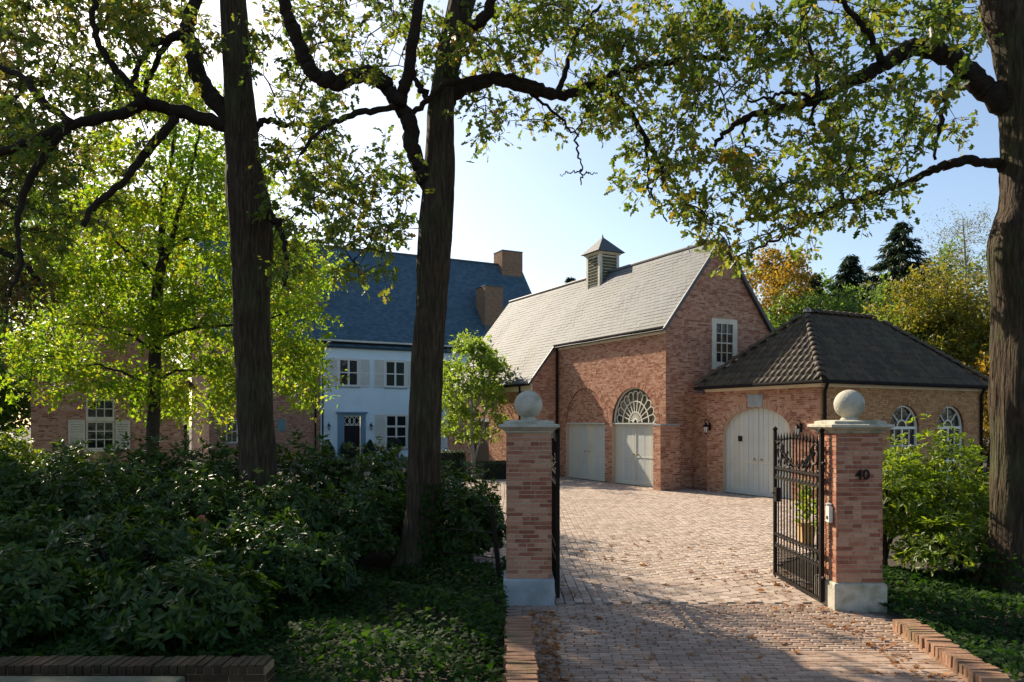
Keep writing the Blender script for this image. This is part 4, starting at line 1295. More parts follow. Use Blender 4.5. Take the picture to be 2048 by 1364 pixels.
# ================================================================== WALL LANTERNS, LAMP POST
o_f = Vector((-UX[0], -UX[1], 0)); o_d = Vector((-VX[0], -VX[1], 0))
for px, lb in ((657, "black wall lantern left of the front door"), (741, "black wall lantern right of the front door, next to the shutter")):
    lantern('wall_lantern', lb, wp(wf(px), MS - .005, zf(px, 852)), o_f, group='wall lanterns')
for px, py, lb in ((1420, 853, "scrolled iron wall lantern between the brick recess and the arched door"), (1603, 856, "scrolled iron wall lantern right of the arched door above the gate")):
    s_, Y_ = hit_w(AX0, px)
    lantern('wall_lantern', lb, wp(AX0 - .005, s_, zat(py, Y_)), o_d, group='wall lanterns')
b = at(371, 845, 22.5); b.z = 0
t = thing('lamp_post', "black lamp post with pale lantern in front of the left brick wing", 'lamp post', b)
MB().lathe(0, 0, [(.11, -.02), (.11, .12), (.06, .18), (.045, .5), (.035, 2.1), (.06, 2.14), (.03, 2.18)], 12).build('post', M['iron'], t)
MB().lathe(0, 0, [(.07, 2.18), (.16, 2.55), (.16, 2.555)], 4).build('lamp_glass', M['lamp_glass'], t)
MB().lathe(0, 0, [(.2, 2.555), (.19, 2.58), (.05, 2.73), (.02, 2.8)], 4).build('lamp_cap', M['iron'], t)

# ================================================================== KERB WALLS, BENCH, LOW WALL, FENCE POST, PLANTER
def kerb(name, label, xa, ya, xb, yb, width, hgt, key='brick_k'):
    t = thing(name, label, 'kerb wall', (xa, ya, 0))
    dv = Vector((xb - xa, yb - ya, 0)); L = dv.length; ang = math.atan2(dv.y, dv.x)
    t.rotation_euler = (0, 0, ang)
    MB().box(0, L, -width / 2 + .012, width / 2 - .012, -.02, hgt - .012).build('mortar', M['mortar_d'], t)
    n_ = int(L / .064)
    for k in range(n_):                     # soldier course on edge across the top
        x = (k + .5) * L / n_
        piece('brick', ('brick', key), M[key], t, (x, random.uniform(-.014, .014), hgt - .05 + random.uniform(-.009, .007)), (.053, width * random.uniform(.93, 1.05), .105), (random.uniform(-.06, .06), random.uniform(-.06, .06), random.uniform(-.05, .05)))
    nc = max(1, int((hgt - .10) / .062))
    for j in range(nc):
        x = -.1 * (j % 2)
        while x < L:
            p, q = max(0, x), min(L, x + .2)
            for sg in (-1, 1):
                if q - p > .03: piece('brick', ('brick', key), M[key], t, ((p + q) / 2, sg * (width / 2 - .012), .02 + j * .062), (q - p, .03, .05))
            x += .21
    return t
kerb('kerb_wall', "low brick kerb wall at the left edge of the drive in front of the pillar", .075, 5.2, .07, 7.75, .25, .27)
kerb('kerb_wall', "low brick kerb wall curving away at the right edge of the drive beside the ivy", 4.02, 6.30, 4.22, 8.2, .24, .135)
# dark low wall and stone slab bench, lower left
t = thing('garden_wall', "dark low brick wall in the lower left corner behind the stone bench", 'wall', (-3.6, 5.85, 0))
MB().box(-2.4, 1.70, .012, .22, -.02, .36).build('core', M['mortar_d'], t)
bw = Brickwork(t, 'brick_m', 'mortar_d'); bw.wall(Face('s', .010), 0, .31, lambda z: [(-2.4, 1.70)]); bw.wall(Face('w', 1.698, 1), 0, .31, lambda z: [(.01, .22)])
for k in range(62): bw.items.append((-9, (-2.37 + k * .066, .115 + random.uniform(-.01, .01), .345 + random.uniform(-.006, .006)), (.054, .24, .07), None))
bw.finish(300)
t = thing('stone_bench', "mossy pale stone slab bench at the lower left edge", 'bench', (-3.1, 5.5, 0))
MB().bbox(-.75, .69, -.13, .10, .30, .385, .012).build('slab', M['stone_g'], t)
MB().bbox(.42, .60, -.09, .12, -.01, .30, .01).build('leg', M['stone_g'], t)
MB().bbox(-.62, -.44, -.09, .12, -.01, .30, .01).build('leg', M['stone_g'], t)
# leaning fence stake and wire
t = thing('fence_post', "thin black iron fence stake leaning beside the left gate pillar", 'fence post', (-.16, 10.1, 0))
MB().tube([(.02, 0, -.1), (-.05, .02, .6), (-.12, .04, 1.14)], [.035, .032, .03], 6).build('stake', M['iron'], t)
MB().tube([(-.07, .03, .78), (-.9, .5, .78)], .008, 4).build('wire', M['iron'], t)
MB().tube([(-.04, .02, .45), (-.9, .5, .45)], .008, 4).build('wire', M['iron'], t)
MB().tube([(-.05, .02, .62), (.02, -.05, .60)], .02, 6).build('bracket', M['iron'], t)

# ================================================================== VEGETATION
LEAF_OAK = (np.array([(0, 0, 0), (.20, .20, .03), (.10, .36, .02), (.34, .52, .06), (.14, .68, .03), (.20, .84, .02), (0, 1, -.05), (-.20, .84, .02), (-.14, .68, .03), (-.34, .52, .06), (-.10, .36, .02), (-.20, .20, .03), (0, .5, -.03)], float),
            np.array([(12, i, i + 1) for i in range(11)] + [(12, 11, 0)]))
LEAF_4 = (np.array([(0, 0, 0), (.26, .42, .06), (0, 1, -.06), (-.26, .42, .06), (0, .45, -.02)], float),
          np.array([(4, 0, 1), (4, 1, 2), (4, 2, 3), (4, 3, 0)]))
LEAF_LONG = (np.array([(0, 0, 0), (.15, .35, .04), (.14, .7, .02), (0, 1, -.08), (-.14, .7, .02), (-.15, .35, .04), (0, .5, -.02)], float),
             np.array([(6, 0, 1), (6, 1, 2), (6, 2, 3), (6, 3, 4), (6, 4, 5), (6, 5, 0)]))
LEAF_IVY = (np.array([(0, 0, 0), (.42, .10, .02), (.30, .42, .03), (0, 1, -.04), (-.30, .42, .03), (-.42, .10, .02), (0, .3, .06)], float),
            np.array([(6, 0, 1), (6, 1, 2), (6, 2, 3), (6, 3, 4), (6, 4, 5), (6, 5, 0)]))
LEAF_2 = (np.array([(0, 0, 0), (.30, .5, .05), (0, 1, -.05), (-.30, .5, .05)], float), np.array([(0, 1, 2), (0, 2, 3)]))
NEEDLE = (np.array([(0, 0, 0), (.10, .4, 0), (0, 1, -.03), (-.10, .4, 0)], float), np.array([(0, 1, 2), (0, 2, 3)]))

def norm(a):
    return a / np.maximum(np.linalg.norm(a, axis=1, keepdims=True), 1e-9)
def leaves(pos, dirs, nrms, size, tmpl):
    """instances of a leaf template baked into one triangle soup"""
    T, F = tmpl
    d = norm(dirs); n_ = nrms - d * np.sum(nrms * d, axis=1, keepdims=True); n_ = norm(n_)
    x = np.cross(d, n_)
    size = np.asarray(size).reshape(-1, 1, 1)
    V = pos[:, None, :] + size * (T[None, :, 0:1] * x[:, None, :] + T[None, :, 1:2] * d[:, None, :] + T[None, :, 2:3] * n_[:, None, :])
    k = len(T)
    FF_ = (F[None, :, :] + (np.arange(len(pos)) * k)[:, None, None]).reshape(-1, 3)
    return V.reshape(-1, 3), FF_
def rdir(n_):
    return norm(RNG.normal(size=(n_, 3)))
def join(parts):
    V, F, o = [], [], 0
    for v, f in parts:
        V.append(v); F.append(f + o); o += len(v)
    return np.concatenate(V), np.concatenate(F)

def cluster_leaves(centers, radii, per, size, tmpl, flat=.55, droop=.25, axes=None, wood=None, tight=.13):
    """leaves fanned along a few short shoots in each cluster; wood(p, q) grows the shoot itself"""
    n_ = len(centers)
    idx = np.repeat(np.arange(n_), per)
    shoots = 6
    sd = rdir(n_ * shoots).reshape(n_, shoots, 3); sd[:, :, 2] = sd[:, :, 2] * .6
    if axes is not None: sd = sd + axes[:, None, :] * .7
    sd = sd / np.linalg.norm(sd, axis=2, keepdims=True)
    if wood:
        for i in range(n_):
            for k in range(shoots): wood(centers[i], centers[i] + sd[i, k] * radii[i] * .95)
    which = RNG.integers(0, shoots, size=len(idx))
    a = sd[idx, which]
    t = RNG.random(len(idx)) ** .7
    pos = centers[idx] + a * (t * radii[idx])[:, None] + RNG.normal(size=(len(idx), 3)) * (radii[idx] * tight)[:, None]
    d = a * .6 + rdir(len(idx)) * .9; d[:, 2] -= droop
    nr = np.array([0, 0, 1.0]) * flat + rdir(len(idx)) * (1 - flat) * 1.3
    sz = size * (.45 + .9 * RNG.random(len(idx)))
    return leaves(pos, d, nr, sz, tmpl)

def smooth_path(pts, sub_=4):
    P = [Vector(p) for p in pts]
    P = [P[0] * 2 - P[1]] + P + [P[-1] * 2 - P[-2]]
    out = []
    for i in range(1, len(P) - 2):
        for k in range(sub_):
            t = k / sub_
            a, b, c, d = P[i - 1], P[i], P[i + 1], P[i + 2]
            out.append(.5 * ((2 * b) + (c - a) * t + (2 * a - 5 * b + 4 * c - d) * t * t + (3 * b - a - 3 * c + d) * t ** 3))
    out.append(P[-2]); return out

def wander(n_, amp, rnd):
    v = 0; o = []
    for k in range(n_):
        v = v * .85 + rnd.uniform(-1, 1) * amp; o.append(v)
    return o

class Tree:
    def __init__(self, name, label, cat, base, bark='bark', limb='bark_l', seed=1, group=None):
        self.t = thing(name, label, cat, base, group)
        self.base = Vector(base); self.bark, self.limbm = bark, limb
        self.nodes = []; self.rnd = random.Random(seed)
        self.cl = []; self.twigs = MB()
    def loc(self, p): return Vector(p) - self.base
    def trunk(self, pts, rads, n=26, ridged=True):
        if ridged: n = 54
        P = smooth_path(pts, 14 if ridged else 5); R = list(np.interp(np.linspace(0, len(pts) - 1, len(P)), range(len(pts)), rads))
        rnd = self.rnd; ph = [rnd.uniform(0, 6.28) for _ in range(6)]
        def ridge(an, z):
            c, s_ = math.cos(an), math.sin(an)
            f = noise.noise(Vector((c * 4.6 + ph[0], s_ * 4.6, z * 1.1))); g_ = noise.noise(Vector((c * 9 + ph[1], s_ * 9, z * 2.3)))
            flare = 0.0
            if z < .55: flare = (1 - max(0, z) / .55) ** 2 * (.22 + .24 * math.sin(5 * an + ph[2]))
            return 1 + .17 * (abs(f) - .2) + .07 * (abs(g_) - .2) + .09 * noise.noise(Vector((c + ph[3], s_, z * .9))) + flare
        MB().tube([self.loc(p) for p in P], R, n, ridge=ridge if ridged else None).build('trunk', M[self.bark], self.t, True)
        self.nodes += [tuple(p) for p in P[len(P) // 3:]]
    def limb(self, pts, r0, r1, n=12, j=.028, name='limb'):
        P = smooth_path(pts, 7); k = len(P)
        o_ = self.rnd.uniform(0, 50)
        rr = [(r0 * (1 - i / (k - 1)) + r1 * i / (k - 1)) * (1 + .22 * noise.noise(Vector((i * .37 + o_, 1.7, 0))) + .16 * math.exp(-i * .55)) for i in range(k)]
        P = [p + Vector((noise.noise(Vector((i * .6 + o_, 3.1, 0))), noise.noise(Vector((i * .6 + o_, 7.7, 0))), noise.noise(Vector((i * .6 + o_, 12.3, 0))))) * (j * 2.2 if i else 0) for i, p in enumerate(P)]
        MB().tube([self.loc(p) for p in P], rr, n).build(name, M[self.limbm], self.t, True)
        self.nodes += [tuple(p) for p in P[1:]]
    def grow(self, centers, r_tip=.004, r_base=.017, maxlen=2.6):
        """connect the leaf clusters to the nearest wood, near ones first"""
        C = [Vector(c) for c in centers]
        N = np.array(self.nodes)
        D = [float(np.min(np.linalg.norm(N - np.array(c), axis=1))) for c in C]
        arr = list(N); axes = [None] * len(C)
        A = np.zeros((len(N) + len(C) * 5, 3)); A[:len(N)] = N; cnt = len(N)
        for i in sorted(range(len(C)), key=lambda q: D[q]):
            c = C[i]
            dd = np.linalg.norm(A[:cnt] - np.array(c), axis=1)
            k = int(np.argmin(dd)); p = Vector(A[k]); L = (c - p).length
            mid = (p + c) / 2 + Vector((self.rnd.uniform(-1, 1), self.rnd.uniform(-1, 1), self.rnd.uniform(-.3, 1))) * L * .16
            pts = [p, (p + mid) / 2 + Vector((self.rnd.uniform(-1, 1), self.rnd.uniform(-1, 1), self.rnd.uniform(-1, 1))) * L * .05, mid, (mid + c) / 2, c]
            rb = min(r_base, .006 + .009 * L)
            self.twigs.tube([self.loc(q) for q in pts], [rb, rb * .85, rb * .7, rb * .5, r_tip], 4, cap=False)
            for q in pts[1:]:
                A[cnt] = q; cnt += 1
            ax = c - mid; axes[i] = tuple(ax.normalized() if ax.length > 1e-6 else Vector((0, 0, 1)))
        self.axes = np.array(axes)
        return self
    def shoot(self, p, q):
        p, q = self.loc(p), self.loc(q); L = (q - p).length
        m_ = (p + q) / 2 + Vector((self.rnd.uniform(-.1, .1) * L, self.rnd.uniform(-.1, .1) * L, .06 * L))
        self.twigs.tube([p, m_, q], [.0045, .0035, .0015], 3, cap=False)
    def finish(self, parts, leafm, name='crown'):
        if self.twigs.v: stuff(self.twigs.build('twigs', M[self.limbm], self.t))
        V, F = join(parts)
        np_mesh(name, V - np.array(self.base), F, M[leafm], self.t)

def blobs(spec, Y0, sy, rnd):
    """leaf-cluster centres scattered in ellipsoids that lie at the tree's own depth"""
    out = []
    for px, py, rx, ry, n_ in spec:
        for _ in range(n_):
            while True:
                a, b = rnd.uniform(-1, 1), rnd.uniform(-1, 1)
                if a * a + b * b < 1: break
            Y = max(Y0 - 1.3, Y0 + .6 + rnd.gauss(0, sy))
            out.append(at(px + a * rx, py + b * ry, Y0) + Vector((0, Y - Y0, 0)) * 1.0 if False else at(px + a * rx, py + b * ry, Y))
    return out

def upper(cx_, cy_, z0, z1, r, n_, rnd):
    out = []
    for _ in range(n_):
        t = rnd.random(); z = z0 + (z1 - z0) * t
        rr = r * math.sqrt(max(.05, 1 - (2 * abs(t - .35)) ** 2 * .6)) * math.sqrt(rnd.random())
        a = rnd.uniform(0, 6.283)
        out.append(Vector((cx_ + rr * math.cos(a), cy_ + rr * math.sin(a), z)))
    return out

def px_path(lst, Y0, dy0=0.0, dy1=0.0):
    n_ = len(lst)
    return [at(p[0], p[1], Y0 + dy0 + (dy1 - dy0) * i / (n_ - 1)) for i, p in enumerate(lst)]

def oak(name, label, Y0, trunk, limbs, spec, up, seed, leafm='oak_leaf', per=46, sy=1.1, leaf=.118, thin=1.0, cr=.42):
    rnd = random.Random(seed)
    b = at(trunk[0][0], trunk[0][1], Y0); b.z = 0
    T = Tree(name, label, 'tree', (b.x, b.y, 0), seed=seed, group='oaks along the road')
    pts = [Vector((b.x, b.y, -.05))] + [at(p[0], p[1], Y0) for p in trunk[1:]]
    T.trunk(pts, [p[2] / FPX * Y0 for p in trunk])
    for path, r0, r1, d0_, d1_ in limbs:
        T.limb(px_path(path, Y0, d0_, d1_), r0 / FPX * Y0, r1 / FPX * Y0)
    C = blobs([(a_, b_, c_, d_, max(2, int(round(e_ * thin)))) for a_, b_, c_, d_, e_ in spec], Y0, sy, rnd)
    U = upper(*up, rnd)
    T.grow(C + U)
    C = np.array([tuple(c) for c in C]); U = np.array([tuple(c) for c in U])
    nC = len(C)
    parts = [cluster_leaves(C, np.full(nC, cr) * (.75 + .5 * RNG.random(nC)), per, leaf, LEAF_OAK, axes=T.axes[:nC], wood=T.shoot, tight=.07)]
    parts.append(cluster_leaves(U, np.full(len(U), .55), 60, leaf * 1.2, LEAF_4, axes=T.axes[nC:]))
    T.finish(parts, leafm)
    return T

# --- oak A (left trunk)
YA = 12.5
oak('oak_tree', "oak with straight dark trunk left of the pale house, rising from the rhododendrons", YA,
    [(522, 1115, 44), (517, 1010, 36), (512, 860, 34), (506, 680, 35), (502, 540, 36), (500, 450, 42), (497, 400, 41), (488, 330, 33), (480, 240, 31), (474, 140, 27), (468, 40, 26), (462, -120, 23), (455, -350, 16), (450, -560, 7)],
    [([(470, 250), (400, 236), (330, 216), (285, 210), (230, 232), (140, 250), (60, 285), (-20, 300), (-120, 290)], 15, 6, 0, -.8),
     ([(288, 211), (255, 165), (215, 120), (190, 60), (185, -10), (160, -80)], 9, 4, -.4, -.9),
     ([(350, 238), (318, 275), (280, 320), (245, 365), (195, 400), (168, 450)], 9, 5, -.2, -1.0),
     ([(135, 252), (90, 310), (50, 380), (35, 450), (40, 520), (20, 590)], 8, 3, -.5, -.9),
     ([(145, 248), (85, 200), (45, 155), (-20, 125), (-90, 110)], 8, 4, -.5, .4),
     ([(470, 240), (425, 195), (398, 150), (385, 100), (375, 55), (390, -10), (385, -120), (360, -260)], 18, 11, 0, .6),
     ([(380, 62), (335, 75), (290, 105), (270, 150), (262, 190)], 9, 4, .3, -.3),
     ([(345, 72), (312, 120), (295, 165), (290, 195)], 6, 4, .2, .5),
     ([(525, 415), (550, 440), (566, 470), (572, 530), (568, 570)], 9, 3, 0, -.5),
     ([(500, 265), (535, 240), (565, 250), (620, 248), (680, 240)], 7, 3, 0, .8),
     ([(462, -60), (540, -160), (640, -240), (760, -320)], 14, 5, 0, 1.0),
     ([(462, -100), (360, -240), (220, -330), (60, -400)], 14, 5, 0, -1.2)],
    [(110, 60, 190, 110, 62), (330, 50, 150, 95, 26), (560, 110, 70, 110, 14), (90, 240, 140, 90, 38), (60, 400, 90, 120, 30), (240, 300, 110, 90, 8),
     (610, 300, 75, 110, 13), (630, 420, 80, 80, 14), (555, 470, 40, 70, 8), (250, 130, 120, 90, 16), (580, 520, 40, 40, 6), (180, 430, 60, 50, 6)],
    (-4.3, 12.2, 9.6, 14.5, 4.6, 95), 3, per=50, thin=.9, cr=.40)
# --- oak B (middle trunk)
YB = 11.2
oak('oak_tree', "oak with forked trunk in the middle, between the pale house and left gate pillar", YB,
    [(830, 1192, 46), (834, 1110, 36), (844, 1000, 31), (852, 800, 31), (862, 600, 32), (871, 460, 32), (877, 370, 31), (880, 270, 27), (886, 180, 24), (905, 85, 26), (925, 0, 25), (948, -90, 21), (962, -220, 17), (975, -420, 10), (980, -560, 5)],
    [([(868, 395), (845, 350), (826, 300), (816, 240), (795, 205), (770, 170), (738, 146), (702, 150), (682, 165), (640, 155), (615, 130), (595, 80), (575, 30), (560, -50), (520, -150)], 17, 11, 0, -1.0),
     ([(798, 205), (812, 160), (824, 95), (838, 10), (845, -80), (830, -200)], 12, 8, -.35, -.9),
     ([(812, 238), (845, 208), (882, 178), (925, 160), (1000, 150), (1060, 162), (1112, 186)], 6, 4, -.2, -.5),
     ([(868, 210), (852, 190), (835, 165), (822, 140)], 7, 5, 0, .2),
     ([(882, 215), (920, 180), (960, 166), (1000, 160), (1060, 176), (1120, 190), (1180, 170), (1240, 146), (1300, 130), (1400, 118), (1460, 120)], 15, 5, 0, .6),
     ([(1185, 168), (1230, 192), (1265, 232), (1290, 275), (1322, 332), (1336, 382), (1400, 382)], 8, 3, .3, .1),
     ([(1360, 124), (1385, 145), (1400, 182)], 5, 3, .5, .4),
     ([(800, 215), (740, 222), (690, 235), (640, 262), (600, 302)], 7, 3, -.3, -.9),
     ([(1112, 188), (1138, 120), (1160, 60), (1200, 10)], 6, 3, .3, .8),
     ([(1055, 178), (1110, 225), (1148, 268), (1156, 305), (1164, 342), (1160, 372)], 3, 1.2, .3, .0),
     ([(1163, 338), (1140, 345), (1120, 350)], 1.6, .8, 0, 0),
     ([(1163, 348), (1180, 347), (1195, 349)], 1.6, .8, 0, 0),
     ([(1290, 275), (1296, 330), (1300, 380), (1318, 415), (1335, 440)], 3, 1.2, .2, -.2),
     ([(925, 10), (960, -60), (1040, -140), (1160, -220), (1300, -280)], 15, 6, 0, .5),
     ([(905, 80), (940, 60), (975, 20), (1010, -60)], 15, 7, 0, -.8)],
    [(690, 70, 130, 90, 36), (660, 320, 110, 90, 24), (720, 430, 90, 80, 22), (830, 80, 80, 70, 16), (1040, 60, 130, 70, 42), (1170, 90, 110, 85, 36), (740, 515, 50, 40, 6),
     (985, 225, 50, 40, 7), (1240, 220, 70, 60, 22), (1300, 330, 60, 70, 14), (1330, 180, 90, 70, 18), (1340, 50, 110, 60, 30), (940, 110, 60, 50, 10), (620, 220, 60, 60, 9), (780, 330, 50, 60, 10), (800, 460, 30, 50, 5), (1060, 215, 60, 30, 5)],
    (-.6, 11.0, 9.4, 14.0, 4.2, 45), 5, per=44, thin=.74, cr=.38)
# --- oak C (right trunk)
YC = 10.2
oak('oak_tree', "stout oak at the right edge with a long arching limb over the gate", YC,
    [(2042, 1215, 74), (2036, 1150, 58), (2036, 1050, 50), (2042, 900, 52), (2044, 780, 56), (2050, 640, 58), (2046, 500, 66), (2056, 420, 54), (2062, 330, 52), (2060, 240, 52), (2048, 170, 46), (2028, 80, 40), (2004, 0, 38), (1990, -110, 32), (1980, -300, 22), (1975, -480, 8)],
    [([(2045, 250), (2010, 212), (1975, 180), (1935, 142), (1888, 106), (1832, 94), (1790, 115), (1740, 145), (1690, 172), (1640, 196), (1590, 214), (1540, 226), (1490, 236), (1452, 262), (1430, 290)], 24, 3.5, 0, .6),
     ([(2020, 335), (1975, 326), (1930, 322), (1880, 335), (1840, 350), (1780, 376), (1720, 396), (1640, 426), (1590, 456), (1530, 490), (1478, 512)], 11, 2, 0, 1.0),
     ([(1918, 140), (1892, 195), (1880, 255), (1868, 318)], 7, 3, .1, .3),
     ([(1765, 125), (1735, 60), (1695, 12), (1640, -40)], 7, 4, .2, -.4),
     ([(1636, 196), (1632, 130), (1612, 70), (1600, 10)], 5, 3, .3, .8),
     ([(1632, 198), (1575, 180), (1540, 195), (1490, 202)], 4, 2, .4, .0),
     ([(1640, 200), (1620, 235), (1630, 252)], 4, 3, .3, .5),
     ([(1690, 405), (1680, 370), (1700, 330), (1690, 300)], 4, 2, .6, .4),
     ([(1500, 236), (1484, 265), (1500, 300)], 3, 2, .5, .6),
     ([(2055, 130), (2085, 80), (2120, 0), (2150, -100)], 26, 14, 0, .4),
     ([(1995, -60), (1900, -140), (1760, -200), (1600, -260)], 15, 6, 0, -.6),
     ([(2040, 150), (2000, 110), (1975, 60), (1960, 10)], 8, 4, 0, .8)],
    [(1480, 50, 130, 70, 32), (1640, 60, 130, 80, 34), (1800, 40, 110, 50, 24), (1930, 50, 70, 60, 14), (1470, 190, 100, 70, 20), (1600, 150, 110, 60, 22), (1720, 220, 110, 60, 22), (1650, 280, 120, 50, 18), (1790, 280, 80, 60, 12),
     (1430, 330, 90, 70, 20), (1540, 350, 110, 70, 28), (1670, 370, 110, 50, 20), (1560, 440, 100, 40, 12), (1420, 440, 60, 50, 14), (1790, 370, 60, 40, 7), (1910, 230, 45, 50, 5), (1440, 515, 30, 30, 4), (1690, 440, 60, 35, 7), (1370, 250, 50, 60, 9), (1840, 160, 70, 50, 7)],
    (6.6, 9.2, 9.0, 13.5, 4.0, 50), 8, per=44, thin=.60, cr=.38)
# --- oak D (far left, mostly outside the frame)
YD = 14.5
oak('oak_tree', "dark russet oak at the far left edge whose leaves hang in from outside the picture", YD,
    [(-190, 1080, 46), (-188, 900, 38), (-180, 600, 36), (-170, 300, 32), (-165, 0, 26), (-160, -200, 16), (-160, -420, 6)],
    [([(-178, 560), (-110, 520), (-50, 500), (20, 510), (80, 560)], 12, 4, 0, -.6), ([(-172, 320), (-90, 260), (-20, 230), (60, 220)], 13, 4, 0, .5), ([(-175, 440), (-100, 400), (-30, 390), (40, 420)], 12, 4, 0, .8), ([(-165, 100), (-60, 0), (60, -60)], 12, 5, 0, -.8)],
    [(-20, 480, 110, 130, 60), (20, 570, 60, 70, 24), (-60, 250, 150, 120, 40), (-60, 680, 70, 70, 14), (-180, 450, 140, 180, 40)],
    (-11.2, 14.5, 8.5, 14.5, 4.6, 150), 13, leafm='oak_leaf_d', per=44, sy=1.0)

oak('oak_tree', "tall oak added outside the left edge to shade the ground, dark leafy crown", 20.5,  # added tree up-sun, its crown shades the ivy and shrubs
    [(-130, 1010, 40), (-128, 850, 32), (-125, 600, 30), (-120, 400, 27), (-118, 200, 22), (-115, 0, 14), (-115, -120, 5)],
    [([(-125, 500), (-60, 420), (10, 380), (80, 360)], 9, 3, 0, -.6), ([(-122, 380), (-60, 280), (0, 220), (60, 170)], 9, 3, 0, .5), ([(-122, 420), (-220, 340), (-300, 300)], 9, 3, 0, .8)],
    [(-100, 330, 190, 190, 90), (-60, 180, 170, 130, 70)],
    (-15.6, 20.5, 8.0, 14.8, 4.6, 80), 17, leafm='oak_leaf_d', per=44, sy=1.6, leaf=.15)
# --- bright maple in front of the left wing
YM = 19.0
b = at(304, 900, YM); b.z = 0
T = Tree('maple_tree', "slender maple with backlit yellow-green leaves in front of the left brick wing", 'tree', b, bark='bark_m', limb='bark_m', seed=21)
T.trunk([Vector((b.x, b.y, -.05))] + [at(px, py, YM) for px, py in ((304, 920), (308, 800), (311, 660), (317, 560), (326, 520))], [.19, .16, .15, .14, .13, .11], 16, False)
for path, r0, r1, a, c in (([(324, 535), (322, 450), (328, 380), (345, 300), (355, 220), (362, 140)], 7, 2, 0, .3), ([(328, 525), (345, 470), (365, 400), (385, 330), (400, 260)], 6, 2, 0, -.4),
                            ([(318, 560), (280, 520), (240, 490), (200, 450)], 4, 1.5, 0, -1), ([(314, 640), (360, 615), (420, 600), (480, 570)], 4, 1.5, 0, .8), ([(310, 700), (260, 670), (190, 650), (120, 650)], 4, 1.5, 0, .6),
                            ([(312, 680), (370, 660), (440, 650), (520, 640), (590, 620)], 4, 1.5, 0, -1.2), ([(308, 780), (260, 750), (190, 730), (110, 735)], 3.5, 1.2, 0, -1), ([(309, 760), (370, 740), (440, 750), (520, 750)], 3.5, 1.2, 0, 1),
                            ([(330, 500), (390, 470), (450, 450), (520, 430)], 4, 1.5, 0, .8), ([(330, 390), (280, 340), (230, 310)], 3, 1.2, 0, .5)):
    T.limb(px_path(path, YM, a, c), r0 / FPX * YM, r1 / FPX * YM, 7)
spec = [(320, 300, 130, 130, 46), (170, 470, 140, 110, 44), (430, 420, 130, 140, 56), (190, 610, 150, 90, 48), (90, 730, 110, 55, 30), (420, 620, 150, 110, 56), (590, 620, 55, 110, 26), (610, 760, 45, 50, 10), (400, 780, 130, 50, 26), (340, 170, 90, 70, 16), (230, 755, 110, 35, 14), (560, 470, 60, 70, 14), (560, 760, 60, 45, 12)]
deep = blobs([(590, 560, 60, 90, 26)], YM + 2.4, .6, random.Random(14))
C = blobs([(a_, b_, c_, d_, int(e_ * 1.2)) for a_, b_, c_, d_, e_ in spec], YM, 1.7, random.Random(4)) + deep
T.grow(C, .004, .02)
C = np.array([tuple(c) for c in C])
T.finish([cluster_leaves(C, np.full(len(C), .62) * (.75 + .5 * RNG.random(len(C))), 95, .14, LEAF_4, flat=.5)], 'maple_leaf')

# --- small bright tree by the garage wing
YS = 31.5
b = at(950, 900, YS); b.z = 0
T = Tree('small_tree', "small multi-stemmed bright green tree in front of the garage wing", 'tree', b, bark='twig_grey', limb='twig_grey', seed=31)
T.trunk([Vector((b.x, b.y, -.05)), at(948, 930, YS), at(944, 870, YS), at(942, 800, YS)], [.10, .09, .07, .05], 10, False)
for path in ([(948, 920), (965, 860), (975, 790), (985, 720)], [(946, 910), (925, 850), (910, 790), (900, 740)], [(943, 810), (945, 750), (950, 690)], [(944, 840), (960, 790), (968, 760)]):
    T.limb(px_path(path, YS, 0, .3), .05, .015, 6)
C = blobs([(945, 740, 60, 65, 56), (905, 790, 30, 60, 24), (985, 760, 25, 60, 20), (930, 850, 50, 30, 20), (985, 840, 20, 30, 5), (940, 690, 40, 25, 10)], YS, .8, random.Random(6))
T.grow(C, .005, .015)
C = np.array([tuple(c) for c in C])
T.finish([cluster_leaves(C, np.full(len(C), .44), 60, .19, LEAF_4)], 'small_leaf')

# --- background trees
def back_tree(name, label, px, py_top, Y, rx, z_low, leafm, n_=60, per=60, leaf=.26, seed=0, sparse=1.0, group='trees behind the buildings'):
    rnd = random.Random(seed)
    b = at(px, 845, Y); b.z = 0
    zt = zat(py_top, Y)
    T = Tree(name, label, 'tree', b, bark='bark_m', limb='bark_m', seed=seed, group=group)
    T.trunk([(b.x, b.y, -.05), (b.x + .1, b.y, zt * .3), (b.x - .1, b.y + .1, zt * .6), (b.x, b.y, zt * .9)], [.26, .2, .13, .03], 9, False)
    for k in range(7):
        a = rnd.uniform(0, 6.28); z0 = zt * rnd.uniform(.25, .6); L = rx * rnd.uniform(.5, .8)
        p = Vector((b.x, b.y, z0)); q = p + Vector((math.cos(a) * L, math.sin(a) * L, rnd.uniform(.8, 2.2)))
        T.limb([p, (p + q) / 2 + Vector((0, 0, .2)), q], .08, .02, 5)
    C = []
    zc = (z_low + zt) / 2; hz = (zt - z_low) / 2
    for _ in range(int(n_ * 1.2)):
        d = Vector((rnd.gauss(0, 1), rnd.gauss(0, 1), rnd.gauss(0, 1))).normalized()
        r = rnd.uniform(.40, 1.0)
        bump = 1 + .18 * math.sin(3 * math.atan2(d.y, d.x) + seed) + .12 * math.sin(5 * d.z + seed)
        C.append(Vector((b.x + d.x * rx * r * bump, b.y + d.y * rx * r * bump, zc + d.z * hz * r)))
    T.grow(C, .006, .03)
    C = np.array([tuple(c) for c in C])
    T.finish([cluster_leaves(C, np.full(len(C), rx * .38) * (.7 + .6 * RNG.random(len(C))), int(per * 3.2), leaf, LEAF_2, tight=.2)], leafm)
back_tree('autumn_tree', "golden autumn tree directly behind the garage gable", 1556, 488, 45, 2.7, 4, 'yellow_tree', 80, 80, .2, 1)
